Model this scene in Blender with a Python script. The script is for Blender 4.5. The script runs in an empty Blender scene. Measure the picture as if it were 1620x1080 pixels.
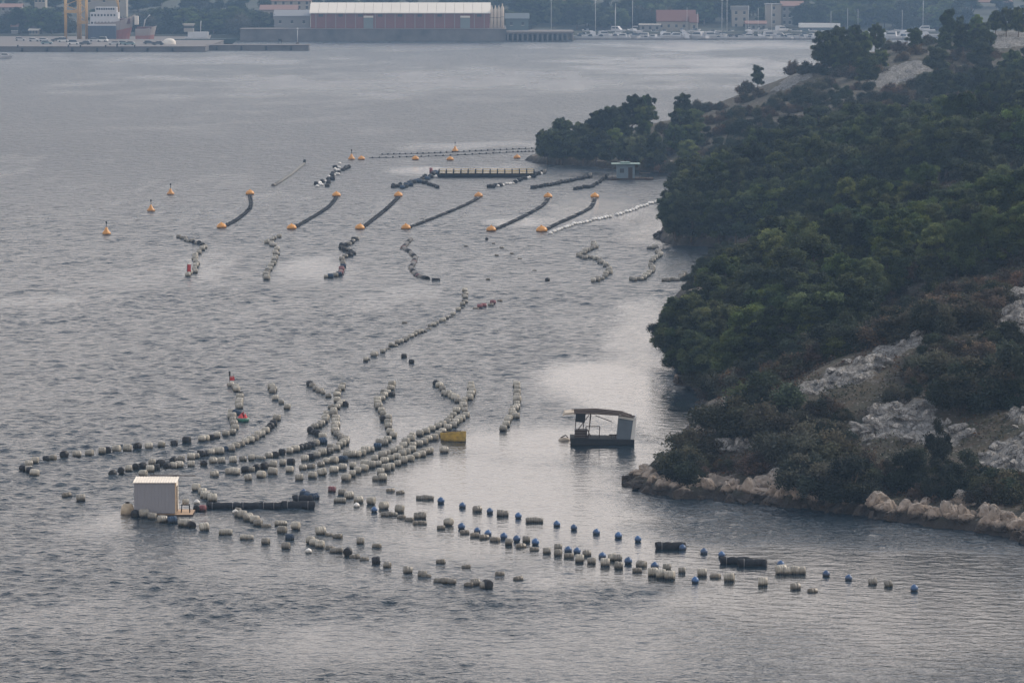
import bpy, bmesh, math, random
import numpy as np
from math import radians as R, pi, sin, cos
from mathutils import Vector, Matrix

random.seed(7); np.random.seed(7)
sc = bpy.context.scene
col = sc.collection

# ------------------------------------------------------------------ camera
F = 6500.0; CX, CY = 810.0, 540.0; HZ = -95.0; CAMZ = 40.0     # photo pixels, metres
TH = math.atan((CY - HZ) / F)
cd = bpy.data.cameras.new('camera'); cam = bpy.data.objects.new('camera', cd); col.objects.link(cam)
cd.sensor_width = 36; cd.lens = F / 1620 * 36; cd.clip_start = 1; cd.clip_end = 12000
cam.location = (0, 0, CAMZ); cam.rotation_euler = (pi / 2 - TH, 0, 0)
sc.camera = cam

# ------------------------------------------------------------------ sky, sun, exposure
SUN_DIR = Vector((0.80, 0.42, 0.62)).normalized()               # towards the sun, right and beyond
w = bpy.data.worlds.new('World'); sc.world = w; w.use_nodes = True
nt = w.node_tree; nt.nodes.clear()
out = nt.nodes.new('ShaderNodeOutputWorld')
sky = nt.nodes.new('ShaderNodeTexSky'); sky.sky_type = 'NISHITA'; sky.sun_disc = False
sky.sun_elevation = math.asin(SUN_DIR.z); sky.sun_rotation = math.atan2(SUN_DIR.x, SUN_DIR.y)
sky.air_density = 1.0; sky.dust_density = 3.0
hs = nt.nodes.new('ShaderNodeHueSaturation'); hs.inputs['Saturation'].default_value = 0.5
nt.links.new(sky.outputs[0], hs.inputs['Color'])
bg1 = nt.nodes.new('ShaderNodeBackground'); bg1.inputs[1].default_value = 0.09
nt.links.new(hs.outputs[0], bg1.inputs[0])
tc = nt.nodes.new('ShaderNodeTexCoord'); mp = nt.nodes.new('ShaderNodeMapping'); mp.inputs['Scale'].default_value = (1, 1, 2.6)
ns = nt.nodes.new('ShaderNodeTexNoise'); ns.inputs['Scale'].default_value = 2.4; ns.inputs['Detail'].default_value = 6
cr = nt.nodes.new('ShaderNodeValToRGB')
cr.color_ramp.elements[0].position = 0.3; cr.color_ramp.elements[0].color = (0.56, 0.57, 0.60, 1)
cr.color_ramp.elements[1].position = 0.7; cr.color_ramp.elements[1].color = (0.86, 0.80, 0.75, 1)
nt.links.new(tc.outputs['Generated'], mp.inputs[0]); nt.links.new(mp.outputs[0], ns.inputs['Vector'])
nt.links.new(ns.outputs['Fac'], cr.inputs[0])
sx_ = nt.nodes.new('ShaderNodeSeparateXYZ'); nt.links.new(tc.outputs['Generated'], sx_.inputs[0])
gr = nt.nodes.new('ShaderNodeValToRGB'); nt.links.new(sx_.outputs[2], gr.inputs[0])
gr.color_ramp.elements[0].position = 0.0; gr.color_ramp.elements[0].color = (1.0, .88, .77, 1)
gr.color_ramp.elements[1].position = 1.0; gr.color_ramp.elements[1].color = (.34, .38, .44, 1)
e_ = gr.color_ramp.elements.new(.18); e_.color = (.98, .885, .80, 1)
e_ = gr.color_ramp.elements.new(.42); e_.color = (.68, .69, .71, 1)
e_ = gr.color_ramp.elements.new(.65); e_.color = (.44, .49, .56, 1)
mu = nt.nodes.new('ShaderNodeMix'); mu.data_type = 'RGBA'; mu.blend_type = 'MULTIPLY'; mu.inputs[0].default_value = 1
nt.links.new(cr.outputs[0], mu.inputs[6]); nt.links.new(gr.outputs[0], mu.inputs[7])
bg2 = nt.nodes.new('ShaderNodeBackground'); bg2.inputs[1].default_value = 1.4
nt.links.new(mu.outputs[2], bg2.inputs[0])
mx = nt.nodes.new('ShaderNodeMixShader'); mx.inputs[0].default_value = 0.78                 # thin overcast over the sky
nt.links.new(bg1.outputs[0], mx.inputs[1]); nt.links.new(bg2.outputs[0], mx.inputs[2]); nt.links.new(mx.outputs[0], out.inputs[0])
sd_ = bpy.data.lights.new('sun', 'SUN'); sd_.energy = 1.5; sd_.angle = R(11); sd_.color = (1, 0.86, 0.7)
sun = bpy.data.objects.new('sun', sd_); col.objects.link(sun)
sun.rotation_euler = (-SUN_DIR).to_track_quat('-Z', 'Y').to_euler(); sun.location = (200, 300, 300)
vs = sc.view_settings; vs.view_transform = 'Standard'; vs.look = 'None'; vs.exposure = .98; vs.gamma = 1
HAZE = 0.0002
sc.cycles.use_denoising = True
sc.cycles.max_bounces = 5; sc.cycles.diffuse_bounces = 2; sc.cycles.glossy_bounces = 2
sc.cycles.transmission_bounces = 2; sc.cycles.volume_bounces = 1; sc.cycles.transparent_max_bounces = 4

# ------------------------------------------------------------------ pixels to places
FW = np.array((0, cos(TH), -sin(TH))); UP = np.array((0, sin(TH), cos(TH)))
def ray(px, py):
    return FW * F + np.array((px - CX, 0, 0)) + UP * (CY - py)
def on(px, py, z=0.0):
    d = ray(px, py); t = (z - CAMZ) / d[2]
    return Vector((d[0] * t, d[1] * t, z))
def pt(px, py, Y):
    d = ray(px, py); t = Y / d[1]
    return Vector((d[0] * t, Y, CAMZ + d[2] * t))

# ------------------------------------------------------------------ mesh helpers
class MB:
    def __init__(s): s.v = []; s.f = []; s.sm = []
    def add(s, vs_, fs, smooth=False):
        o = len(s.v); s.v += [tuple(p) for p in vs_]; s.f += [tuple(i + o for i in q) for q in fs]; s.sm += [smooth] * len(fs)
        return s
    def box(s, c, d, rz=0, rx=0, ry=0):
        m = Matrix.Rotation(rz, 3, 'Z') @ Matrix.Rotation(ry, 3, 'Y') @ Matrix.Rotation(rx, 3, 'X')
        P = [Vector(c) + m @ Vector((x * d[0] / 2, y * d[1] / 2, z * d[2] / 2)) for z in (-1, 1) for y in (-1, 1) for x in (-1, 1)]
        return s.add(P, [(0, 2, 3, 1), (4, 5, 7, 6), (0, 1, 5, 4), (2, 6, 7, 3), (0, 4, 6, 2), (1, 3, 7, 5)])
    def b2(s, a, b): return s.box([(a[i] + b[i]) / 2 for i in range(3)], [abs(b[i] - a[i]) for i in range(3)])
    def tube(s, pts, rad, n=8, caps=True, smooth=True):
        pts = [Vector(p) for p in pts]
        if not hasattr(rad, '__len__'): rad = [rad] * len(pts)
        P = []; fs = []
        for i, p in enumerate(pts):
            t = (pts[min(i + 1, len(pts) - 1)] - pts[max(i - 1, 0)]).normalized()
            a = t.orthogonal() if abs(t.z) > .9 else t.cross(Vector((0, 0, 1)))
            a.normalize(); b = t.cross(a)
            for k in range(n):
                P.append(p + (a * cos(2 * pi * k / n) + b * sin(2 * pi * k / n)) * rad[i])
        for i in range(len(pts) - 1):
            for k in range(n):
                fs.append((i * n + k, i * n + (k + 1) % n, (i + 1) * n + (k + 1) % n, (i + 1) * n + k))
        s.add(P, fs, smooth)
        if caps:
            o = len(s.v) - len(P)
            s.f.append(tuple(o + k for k in range(n))[::-1]); s.f.append(tuple(o + (len(pts) - 1) * n + k for k in range(n))); s.sm += [False] * 2
        return s
    def lathe(s, prof, n=16, axis='Z', c=(0, 0, 0), smooth=True):
        pts = []
        for h, r in prof:
            for k in range(n):
                a = 2 * pi * k / n; p = (r * cos(a), r * sin(a), h)
                if axis == 'X': p = (p[2], p[0], p[1])
                pts.append((p[0] + c[0], p[1] + c[1], p[2] + c[2]))
        fs = [(i * n + k, i * n + (k + 1) % n, (i + 1) * n + (k + 1) % n, (i + 1) * n + k) for i in range(len(prof) - 1) for k in range(n)]
        return s.add(pts, fs, smooth)
    def prism(s, poly, a, b, axis='Y'):
        """polygon in the other two axes extruded from a to b"""
        n = len(poly)
        def P(u, v, t): return (u, t, v) if axis == 'Y' else ((t, u, v) if axis == 'X' else (u, v, t))
        vs_ = [P(u, v, a) for u, v in poly] + [P(u, v, b) for u, v in poly]
        return s.add(vs_, [tuple(range(n)), tuple(range(2 * n - 1, n - 1, -1))] + [(i, n + i, n + (i + 1) % n, (i + 1) % n) for i in range(n)])
    def mesh(s, name):
        me = bpy.data.meshes.new(name); me.from_pydata(s.v, [], s.f); me.update()
        me.polygons.foreach_set('use_smooth', s.sm)
        bm = bmesh.new(); bm.from_mesh(me); bmesh.ops.recalc_face_normals(bm, faces=bm.faces); bm.to_mesh(me); bm.free()
        return me
    def build(s, name, mat, parent=None):
        return link(name, s.mesh(name), mat, parent)
def link(name, me, mat=None, parent=None):
    if mat is not None and not me.materials: me.materials.append(mat)
    o = bpy.data.objects.new(name, me); col.objects.link(o)
    if parent is not None: o.parent = parent
    return o
def tag(o, label=None, cat=None, group=None, kind=None):
    if label: o['label'] = label
    if cat: o['category'] = cat
    if group: o['group'] = group
    if kind: o['kind'] = kind
    return o
def empty(name, loc, rz=0, label=None, cat=None, group=None):
    o = bpy.data.objects.new(name, None); col.objects.link(o); o.location = loc; o.rotation_euler = (0, 0, rz); o.empty_display_size = .3
    return tag(o, label, cat, group)
def copy_tree(o, parent=None):
    c = o.copy(); col.objects.link(c); c.parent = parent
    for ch in o.children: copy_tree(ch, c)
    return c

# ------------------------------------------------------------------ materials
def newmat(name):
    m = bpy.data.materials.new(name); m.use_nodes = True; t = m.node_tree
    return m, t, t.nodes['Principled BSDF']
def N(t, ty, **kw):
    n = t.nodes.new(ty)
    for k, v in kw.items():
        if k in n.inputs: n.inputs[k].default_value = v
        else: setattr(n, k, v)
    return n
def mixc(t, fac, a, b, mode='MIX'):
    n = t.nodes.new('ShaderNodeMix'); n.data_type = 'RGBA'; n.blend_type = mode
    for s_, x in ((0, fac), (6, a), (7, b)):
        if isinstance(x, bpy.types.NodeSocket): t.links.new(x, n.inputs[s_])
        elif s_ == 0: n.inputs[0].default_value = x
        else: n.inputs[s_].default_value = (*x[:3], 1)
    return n.outputs[2]
def ramp(t, fac, *st):
    n = t.nodes.new('ShaderNodeValToRGB'); e = n.color_ramp.elements
    for i, (p, c) in enumerate(st):
        x = e[i] if i < 2 else e.new(p)
        x.position = p; x.color = (*c[:3], 1) if hasattr(c, '__len__') else (c, c, c, 1)
    t.links.new(fac, n.inputs[0]); return n.outputs[0]
def noise(t, scale, detail=4, vec=None, rough=.55):
    n = N(t, 'ShaderNodeTexNoise', Scale=scale, Detail=detail, Roughness=rough)
    if vec is not None: t.links.new(vec, n.inputs['Vector'])
    return n.outputs['Fac']
def coord(t, kind='Object'):
    return t.nodes.new('ShaderNodeTexCoord').outputs[kind]
_m = {}
def paint(name, c, rough=.6, dirt=.25, dirtc=(.08, .07, .06), scale=3.0, vary=0.0, metal=0, bump=0.0):
    if name in _m: return _m[name]
    m, t, b = newmat(name)
    v = coord(t); f = ramp(t, noise(t, scale, 5, v), (.35, 0), (.75, dirt))
    base = c
    if vary:
        oi = t.nodes.new('ShaderNodeObjectInfo')
        h = N(t, 'ShaderNodeHueSaturation', Color=(*c, 1))
        mr = N(t, 'ShaderNodeMapRange'); mr.inputs[3].default_value = 1 - vary; mr.inputs[4].default_value = 1 + vary
        t.links.new(oi.outputs['Random'], mr.inputs[0]); t.links.new(mr.outputs[0], h.inputs['Value'])
        base = h.outputs[0]
    t.links.new(mixc(t, f, base, dirtc), b.inputs['Base Color'])
    b.inputs['Roughness'].default_value = rough; b.inputs['Metallic'].default_value = metal
    if bump:
        bp = N(t, 'ShaderNodeBump', Strength=bump, Distance=.05); t.links.new(noise(t, scale * 4, 3, v), bp.inputs['Height']); t.links.new(bp.outputs[0], b.inputs['Normal'])
    _m[name] = m; return m
def plastic(name, c, rough=.45, grime=(.075, .065, .045), amount=.6, vary=.25):
    """float plastic darkened up from the water line: slime, plus painted shade on balls"""
    m, t, b = newmat(name)
    g = t.nodes.new('ShaderNodeNewGeometry'); sp = t.nodes.new('ShaderNodeSeparateXYZ'); t.links.new(g.outputs['Position'], sp.inputs[0])
    v = g.outputs['Position']
    n1 = noise(t, 6, 4, v)
    ad = N(t, 'ShaderNodeMath', operation='MULTIPLY_ADD'); t.links.new(n1, ad.inputs[0]); ad.inputs[1].default_value = .3; t.links.new(sp.outputs[2], ad.inputs[2])
    band = ramp(t, ad.outputs[0], (.14, .92), (.36, 0))  # dark foot: slime, with the shaded lower half of ball buoys painted in
    oi = t.nodes.new('ShaderNodeObjectInfo')
    h = N(t, 'ShaderNodeHueSaturation', Color=(*c, 1)); mr = N(t, 'ShaderNodeMapRange'); mr.inputs[3].default_value = 1 - vary; mr.inputs[4].default_value = 1 + vary
    t.links.new(oi.outputs['Random'], mr.inputs[0]); t.links.new(mr.outputs[0], h.inputs['Value'])
    f2 = ramp(t, noise(t, 3.1, 5, v), (.42, 0), (.72, amount))
    c1 = mixc(t, f2, h.outputs[0], grime)
    t.links.new(mixc(t, band, c1, (.03, .028, .02)), b.inputs['Base Color']); b.inputs['Roughness'].default_value = rough
    return m
def foliage(name, hue=(0, 0)):
    m, t, b = newmat(name)
    a = N(t, 'ShaderNodeAttribute', attribute_name='tint')
    oi = t.nodes.new('ShaderNodeObjectInfo')
    hs_ = t.nodes.new('ShaderNodeHueSaturation'); t.links.new(a.outputs['Color'], hs_.inputs['Color'])
    for sock, lo, hi in (('Hue', .475, .515), ('Saturation', .62, 1.0), ('Value', .6, 1.25)):
        mt = N(t, 'ShaderNodeMath', operation='MULTIPLY'); t.links.new(oi.outputs['Random'], mt.inputs[0]); mt.inputs[1].default_value = {'Hue': 1, 'Saturation': 7.3, 'Value': 13.7}[sock]
        fr = N(t, 'ShaderNodeMath', operation='FRACT'); t.links.new(mt.outputs[0], fr.inputs[0])
        mr = N(t, 'ShaderNodeMapRange'); mr.inputs[3].default_value = lo; mr.inputs[4].default_value = hi
        t.links.new(fr.outputs[0], mr.inputs[0]); t.links.new(mr.outputs[0], hs_.inputs[sock])
    t.links.new(hs_.outputs[0], b.inputs['Base Color']); b.inputs['Roughness'].default_value = .75
    b.inputs['Specular IOR Level'].default_value = .2
    tr = t.nodes.new('ShaderNodeBsdfTranslucent'); t.links.new(hs_.outputs[0], tr.inputs[0])
    ms = t.nodes.new('ShaderNodeMixShader'); ms.inputs[0].default_value = .3
    t.links.new(b.outputs[0], ms.inputs[1]); t.links.new(tr.outputs[0], ms.inputs[2]); t.links.new(ms.outputs[0], t.nodes['Material Output'].inputs[0])
    return m
M_LEAF = foliage('foliage')
M_BARK = paint('bark', (.10, .075, .055), .9, .5, (.04, .03, .025), 4)
M_CREAM = plastic('cream_plastic', (.29, .27, .23))
M_GREY = plastic('grey_plastic', (.17, .157, .135), amount=.8)
M_BLACK = plastic('black_plastic', (.022, .023, .027), amount=.25)
M_NAVY = plastic('navy_plastic', (.02, .04, .075), amount=.3)
M_BLUE = plastic('blue_plastic', (.022, .075, .19), amount=.3, vary=.35)
M_BROWN = plastic('fouled_plastic', (.13, .11, .085), amount=.8)
M_MAROON = plastic('maroon_plastic', (.15, .03, .04), amount=.4)
M_WHITEP = plastic('white_plastic', (.70, .68, .65), amount=.35)
M_ORANGE = plastic('orange_plastic', (.52, .23, .035), amount=.3, vary=.1)

# ------------------------------------------------------------------ noise in numpy
_rs = np.random.RandomState(3); _T = _rs.rand(256, 256)
def vn(x, y):
    xi = np.floor(x).astype(int); yi = np.floor(y).astype(int); u = x - xi; v = y - yi
    u = u * u * (3 - 2 * u); v = v * v * (3 - 2 * v); g = lambda a, b: _T[a & 255, b & 255]
    return (g(xi, yi) * (1 - u) + g(xi + 1, yi) * u) * (1 - v) + (g(xi, yi + 1) * (1 - u) + g(xi + 1, yi + 1) * u) * v
def fbm(x, y, o=4):
    s = 0; a = .5
    for i in range(o): s = s + a * vn(x + 17.3 * i, y + 9.1 * i); x = x * 2.03; y = y * 2.03; a *= .5
    return s
def ss(x, a, b):
    t = np.clip((x - a) / (b - a), 0, 1); return t * t * (3 - 2 * t)

# ------------------------------------------------------------------ the wooded shore: height field
coast_px = [(1720, 884), (1660, 868), (1620, 857), (1585, 846), (1560, 843), (1520, 834), (1480, 832), (1440, 824), (1400, 822), (1360, 813), (1320, 812), (1280, 803), (1240, 803), (1200, 795), (1160, 793),
            (1120, 787), (1090, 788), (1045, 783), (1022, 779), (1003, 768), (1008, 758), (1030, 748), (1060, 725), (1085, 690), (1105, 650), (1122, 626), (1100, 612), (1072, 607),
            (1090, 592), (1062, 566), (1058, 540), (1068, 515), (1066, 490), (1085, 455), (1110, 425), (1160, 402), (1150, 392), (1120, 391), (1080, 388), (1052, 384), (1041, 378), (1052, 366), (1062, 340),
            (1070, 310), (1080, 290), (1074, 276), (1050, 273), (1010, 269), (960, 266), (910, 262), (866, 260.5), (846, 258.5)]
coast = [tuple(on(*p))[:2] for p in coast_px] + [(3, 748), (8, 766), (16, 790), (27, 825), (40, 880), (58, 935), (78, 1010), (100, 1090), (150, 1130), (150, 1300), (400, 1300), (400, 240), (60, 245)]
coast = np.array(coast)
ctrl = [(1040, 745, 303), (1110, 700, 306), (1200, 655, 308), (1290, 602, 312), (1440, 537, 319), (1600, 472, 330), (1200, 745, 297), (1350, 740, 294), (1500, 720, 294), (1620, 690, 295), (1400, 660, 303), (1560, 600, 311),
        (1160, 560, 383), (1250, 500, 388), (1400, 478, 385), (1330, 440, 415), (1400, 418, 420), (1220, 430, 438), (1620, 330, 445), (1520, 400, 410), (1620, 400, 390), (1620, 200, 570), (1400, 330, 482), (1500, 300, 500),
        (1100, 332, 558), (1160, 310, 570), (1250, 276, 600), (1400, 212, 650), (1500, 190, 680), (1620, 120, 780), (1330, 250, 610), (1480, 245, 590),
        (900, 237, 745), (1000, 205, 770), (1060, 190, 780), (1130, 188, 790), (1200, 172, 765), (1300, 188, 722), (1270, 116, 825), (1440, 106, 802), (1340, 150, 770), (1300, 100, 865), (1400, 85, 880), (1480, 70, 900), (1620, 52, 930), (1540, 100, 800)]
C3 = [tuple(pt(*c)) for c in ctrl] + [(75, 330, 15), (110, 400, 17), (130, 500, 18), (150, 650, 20), (150, 800, 22), (150, 950, 21), (120, 1050, 12), (60, 270, 5), (100, 300, 14)]
C3 += [(x, y, .9) for x, y in coast[:52]] + [(x, y, .9) for x, y in coast[52:60]]
C3 = np.array(C3)
def K(r2): return np.sqrt(r2 + 16.0)
A = K(((C3[:, None, :2] - C3[None, :, :2]) ** 2).sum(2)) + np.eye(len(C3)) * 0.0
WT = np.linalg.solve(A, C3[:, 2] - 6.0)
def rbf(x, y):
    z = np.full(x.shape, 6.0)
    for (cx, cy, _), wv in zip(C3, WT): z += wv * np.sqrt((x - cx) ** 2 + (y - cy) ** 2 + 16.0)
    return z
def seg_dist(x, y, poly):
    d = np.full(x.shape, 1e9); ins = np.zeros(x.shape, bool); n = len(poly)
    for i in range(n):
        ax, ay = poly[i]; bx, by = poly[(i + 1) % n]; dx, dy = bx - ax, by - ay
        t = np.clip(((x - ax) * dx + (y - ay) * dy) / (dx * dx + dy * dy + 1e-9), 0, 1)
        d = np.minimum(d, (x - ax - t * dx) ** 2 + (y - ay - t * dy) ** 2)
        c = ((ay > y) != (by > y)) & (x < (bx - ax) * (y - ay) / (by - ay + 1e-12) + ax); ins ^= c
    return np.where(ins, np.sqrt(d), -np.sqrt(d))
STEP = .7
gx = np.arange(-14, 152, STEP); gy = np.arange(246, 1150, STEP)
X, Y = np.meshgrid(gx, gy)
SD = seg_dist(X, Y, coast) + (fbm(X / 3.1, Y / 5.0) - .5) * 2.6
Zb = rbf(X, Y)
Zl = np.maximum(Zb, .25 + .18 * np.clip(SD, 0, 8))
Zl = np.minimum(Zl, .4 + np.clip(SD, 0, 400) * 1.05)
Zs = np.where(SD > 0, Zl, np.maximum(-3, SD * .35))
def zfun(Zg, x, y):
    i = np.clip((np.asarray(x) - gx[0]) / STEP, 0, len(gx) - 1.001); j = np.clip((np.asarray(y) - gy[0]) / STEP, 0, len(gy) - 1.001)
    a = i.astype(int); b = j.astype(int); u = i - a; v = j - b
    return (Zg[b, a] * (1 - u) + Zg[b, a + 1] * u) * (1 - v) + (Zg[b + 1, a] * (1 - u) + Zg[b + 1, a + 1] * u) * v
YY = np.arange(262, 1145, .5)
def hit(px, py, h=0.0, Zg=None, ymin=0):
    """first place where the ray meets the ground raised by h"""
    d = ray(px, py); t = YY / d[1]; xs = d[0] * t; zs = CAMZ + d[2] * t
    g = zfun(Zs if Zg is None else Zg, xs, YY); ok = (zs <= g + h) & (g > .15) & (YY >= ymin) & (xs > gx[0]) & (xs < gx[-1])
    k = np.argmax(ok)
    return Vector((xs[k], YY[k], g[k])) if ok[k] else None
# bare limestone outlines
rock_px = [[(1255, 622), (1330, 580), (1390, 545), (1450, 520), (1462, 540), (1410, 578), (1392, 602), (1330, 612), (1290, 626)],
           [(1105, 712), (1150, 695), (1200, 675), (1245, 655), (1250, 690), (1215, 708), (1160, 722), (1118, 722)],
           [(1345, 690), (1385, 648), (1420, 640), (1460, 628), (1500, 618), (1505, 640), (1480, 660), (1540, 690), (1500, 706), (1420, 700), (1370, 705)],
           [(1575, 488), (1620, 458), (1660, 440), (1660, 520), (1620, 535), (1590, 512)],
           [(1190, 775), (1205, 745), (1240, 732), (1255, 760), (1235, 782)], [(1490, 800), (1510, 770), (1530, 765), (1545, 800)],
           [(1530, 735), (1580, 700), (1660, 680), (1660, 730), (1600, 752)],
           [(1365, 132), (1400, 112), (1440, 97), (1480, 98), (1500, 108), (1450, 122), (1400, 140)], [(1205, 136), (1250, 116), (1285, 107), (1290, 122), (1240, 142), (1215, 146)],
           [(1545, 75), (1560, 55), (1600, 52), (1640, 45), (1640, 70), (1580, 82)],
           [(1600, 650), (1660, 630), (1660, 670), (1610, 680)]]
RK = np.zeros(X.shape); rock_xy = []
for poly in rock_px:
    P = [hit(*p) for p in poly]; P = [(p.x, p.y) for p in P if p is not None]
    if len(P) < 3: continue
    rock_xy.append(np.array(P))
    bx = np.array(P); lo = bx.min(0) - 6; hi = bx.max(0) + 6
    sel = (X > lo[0]) & (X < hi[0]) & (Y > lo[1]) & (Y < hi[1])
    s_ = seg_dist(X[sel], Y[sel], bx) + (fbm(X[sel] / 2.2, Y[sel] / 3.0) - .45) * 3.0
    RK[sel] = np.maximum(RK[sel], ss(s_, -.6, 1.2))
shore = ss(SD, .2, 1.2) * (1 - ss(SD + (fbm(X / 2, Y / 3) - .5) * 3, 3.0, 6.0))
shore = shore * ss(fbm(X / 1.6 + 3, Y / 2.4 + 8, 3), .38, .56)
RKa = np.maximum(RK, shore * ss(fbm(X / 2.5 + 5, Y / 4), .3, .5))
furrow = np.abs(fbm(X / 1.1 + Y * .25, Y / 3.2 + 40, 4) - .5) * 2
Z = Zs + np.where(SD > 0, (fbm(X / 6, Y / 8) - .5) * 1.1 * ss(SD, 1, 6) + RKa * (.55 - 1.6 * furrow) * ss(SD, 0, 2.5) + (fbm(X / .9, Y / 1.4, 3) - .5) * (.25 + .6 * RKa) * ss(SD, 0, 1.5), 0)
Z = np.where(SD > 0.3, np.maximum(Z, .12), Z)
def gz(x, y): return float(zfun(Z, np.array([x]), np.array([y]))[0])

ny, nx = X.shape
me = bpy.data.meshes.new('wooded_shore')
V = np.stack([X, Y, Z], -1).reshape(-1, 3).astype(np.float32)
I = (np.arange(ny - 1)[:, None] * nx + np.arange(nx - 1)[None, :])
keep = (np.maximum.reduce([Z[:-1, :-1], Z[1:, :-1], Z[:-1, 1:], Z[1:, 1:]]) > -1.2)
I = I[keep]
Q = np.stack([I, I + 1, I + nx + 1, I + nx], -1).astype(np.int32)
me.vertices.add(len(V)); me.vertices.foreach_set('co', V.ravel())
me.loops.add(Q.size); me.loops.foreach_set('vertex_index', Q.ravel()); me.polygons.add(len(Q))
me.polygons.foreach_set('loop_start', np.arange(0, Q.size, 4, dtype=np.int32)); me.polygons.foreach_set('loop_total', np.full(len(Q), 4, np.int32))
me.update(calc_edges=True); me.polygons.foreach_set('use_smooth', [True] * len(Q))
at_ = me.attributes.new('bare', 'FLOAT', 'POINT'); at_.data.foreach_set('value', RK.ravel().astype(np.float32))
at_ = me.attributes.new('shore', 'FLOAT', 'POINT'); at_.data.foreach_set('value', shore.ravel().astype(np.float32))

def rock_color(t, v, pos_z, scale=1.0):
    n1 = noise(t, .9 * scale, 8, v, .65); n2 = noise(t, 5 * scale, 6, v, .7)
    c = ramp(t, n1, (.32, (.15, .146, .142)), (.52, (.26, .254, .247)), (.72, (.38, .37, .36)))
    c = mixc(t, ramp(t, n2, (.45, 0), (.7, .65)), c, (.10, .095, .085))
    vo = N(t, 'ShaderNodeTexVoronoi', Scale=1.5 * scale, feature='DISTANCE_TO_EDGE'); mp_ = N(t, 'ShaderNodeMapping'); mp_.inputs['Scale'].default_value = (1.6, .6, 1.2); mp_.inputs['Rotation'].default_value = (.3, .2, .5); t.links.new(v, mp_.inputs[0])
    wp = N(t, 'ShaderNodeVectorMath', operation='MULTIPLY_ADD'); nn = N(t, 'ShaderNodeTexNoise', Scale=2.2, Detail=4); t.links.new(v, nn.inputs['Vector']); t.links.new(nn.outputs['Color'], wp.inputs[0]); wp.inputs[1].default_value = (1.3, 1.3, 1.3); t.links.new(mp_.outputs[0], wp.inputs[2]); t.links.new(wp.outputs[0], vo.inputs['Vector'])
    c = mixc(t, ramp(t, vo.outputs['Distance'], (.0, .8), (.13, 0)), c, (.045, .042, .036))
    warm = ramp(t, noise(t, 1.7, 4, v), (.35, (.20, .16, .125)), (.65, (.33, .275, .23)))
    ad = N(t, 'ShaderNodeMath', operation='MULTIPLY_ADD'); t.links.new(n1, ad.inputs[0]); ad.inputs[1].default_value = 2.0; t.links.new(pos_z, ad.inputs[2])
    band = ramp(t, N2(t, ad.outputs[0], .2), (.42, 1), (.66, 0))            # salt-washed rock near the sea
    c = mixc(t, band, c, mixc(t, ramp(t, n2, (.5, 0), (.75, .6)), warm, (.13, .09, .065)))
    wet = N(t, 'ShaderNodeMath', operation='MULTIPLY_ADD'); t.links.new(n2, wet.inputs[0]); wet.inputs[1].default_value = .7; t.links.new(pos_z, wet.inputs[2])
    return mixc(t, ramp(t, N2(t, wet.outputs[0], .5), (.46, .95), (.6, 0)), c, (.026, .021, .018))
def N2(t, s, k):
    m_ = N(t, 'ShaderNodeMath', operation='MULTIPLY'); t.links.new(s, m_.inputs[0]); m_.inputs[1].default_value = k; return m_.outputs[0]
M_LAND, t, b = newmat('shore_ground')
g = t.nodes.new('ShaderNodeNewGeometry'); sp = t.nodes.new('ShaderNodeSeparateXYZ'); t.links.new(g.outputs['Position'], sp.inputs[0]); v = g.outputs['Position']
rc = rock_color(t, v, sp.outputs[2])
soil = ramp(t, noise(t, .5, 6, v, .65), (.32, (.03, .036, .02)), (.48, (.06, .05, .03)), (.60, (.085, .062, .04)), (.72, (.11, .10, .085)))
soil = mixc(t, ramp(t, noise(t, 3.5, 5, v, .7), (.4, 0), (.65, .75)), soil, (.025, .026, .016))
soil = mixc(t, ramp(t, noise(t, .8, 8, v, .75), (.57, 0), (.64, .75)), soil, (.15, .143, .135))
vst = N(t, 'ShaderNodeTexVoronoi', Scale=2.2); t.links.new(v, vst.inputs['Vector'])
soil = mixc(t, ramp(t, vst.outputs['Distance'], (.12, .8), (.26, 0)), soil, ramp(t, noise(t, 7, 3, v), (.35, (.12, .115, .105)), (.65, (.27, .26, .25))))
a1 = N(t, 'ShaderNodeAttribute', attribute_name='bare'); a2 = N(t, 'ShaderNodeAttribute', attribute_name='shore')
mxm = N(t, 'ShaderNodeMath', operation='MAXIMUM'); t.links.new(a1.outputs['Fac'], mxm.inputs[0]); t.links.new(a2.outputs['Fac'], mxm.inputs[1])
ad = N(t, 'ShaderNodeMath', operation='ADD'); t.links.new(mxm.outputs[0], ad.inputs[0]); t.links.new(noise(t, 1.3, 6, v, .7), ad.inputs[1])
f = ramp(t, N2(t, ad.outputs[0], .5), (.44, 0), (.54, 1))
wet = ramp(t, sp.outputs[2], (.3, 1), (.75, 0))
lc = mixc(t, f, soil, rc); lc = mixc(t, wet, lc, (.03, .024, .02))
t.links.new(lc, b.inputs['Base Color']); b.inputs['Roughness'].default_value = .9
bp = N(t, 'ShaderNodeBump', Strength=1, Distance=.5); t.links.new(noise(t, 4, 6, v, .7), bp.inputs['Height']); t.links.new(bp.outputs[0], b.inputs['Normal'])
tag(link('wooded_shore', me, M_LAND), kind='structure')

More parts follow.
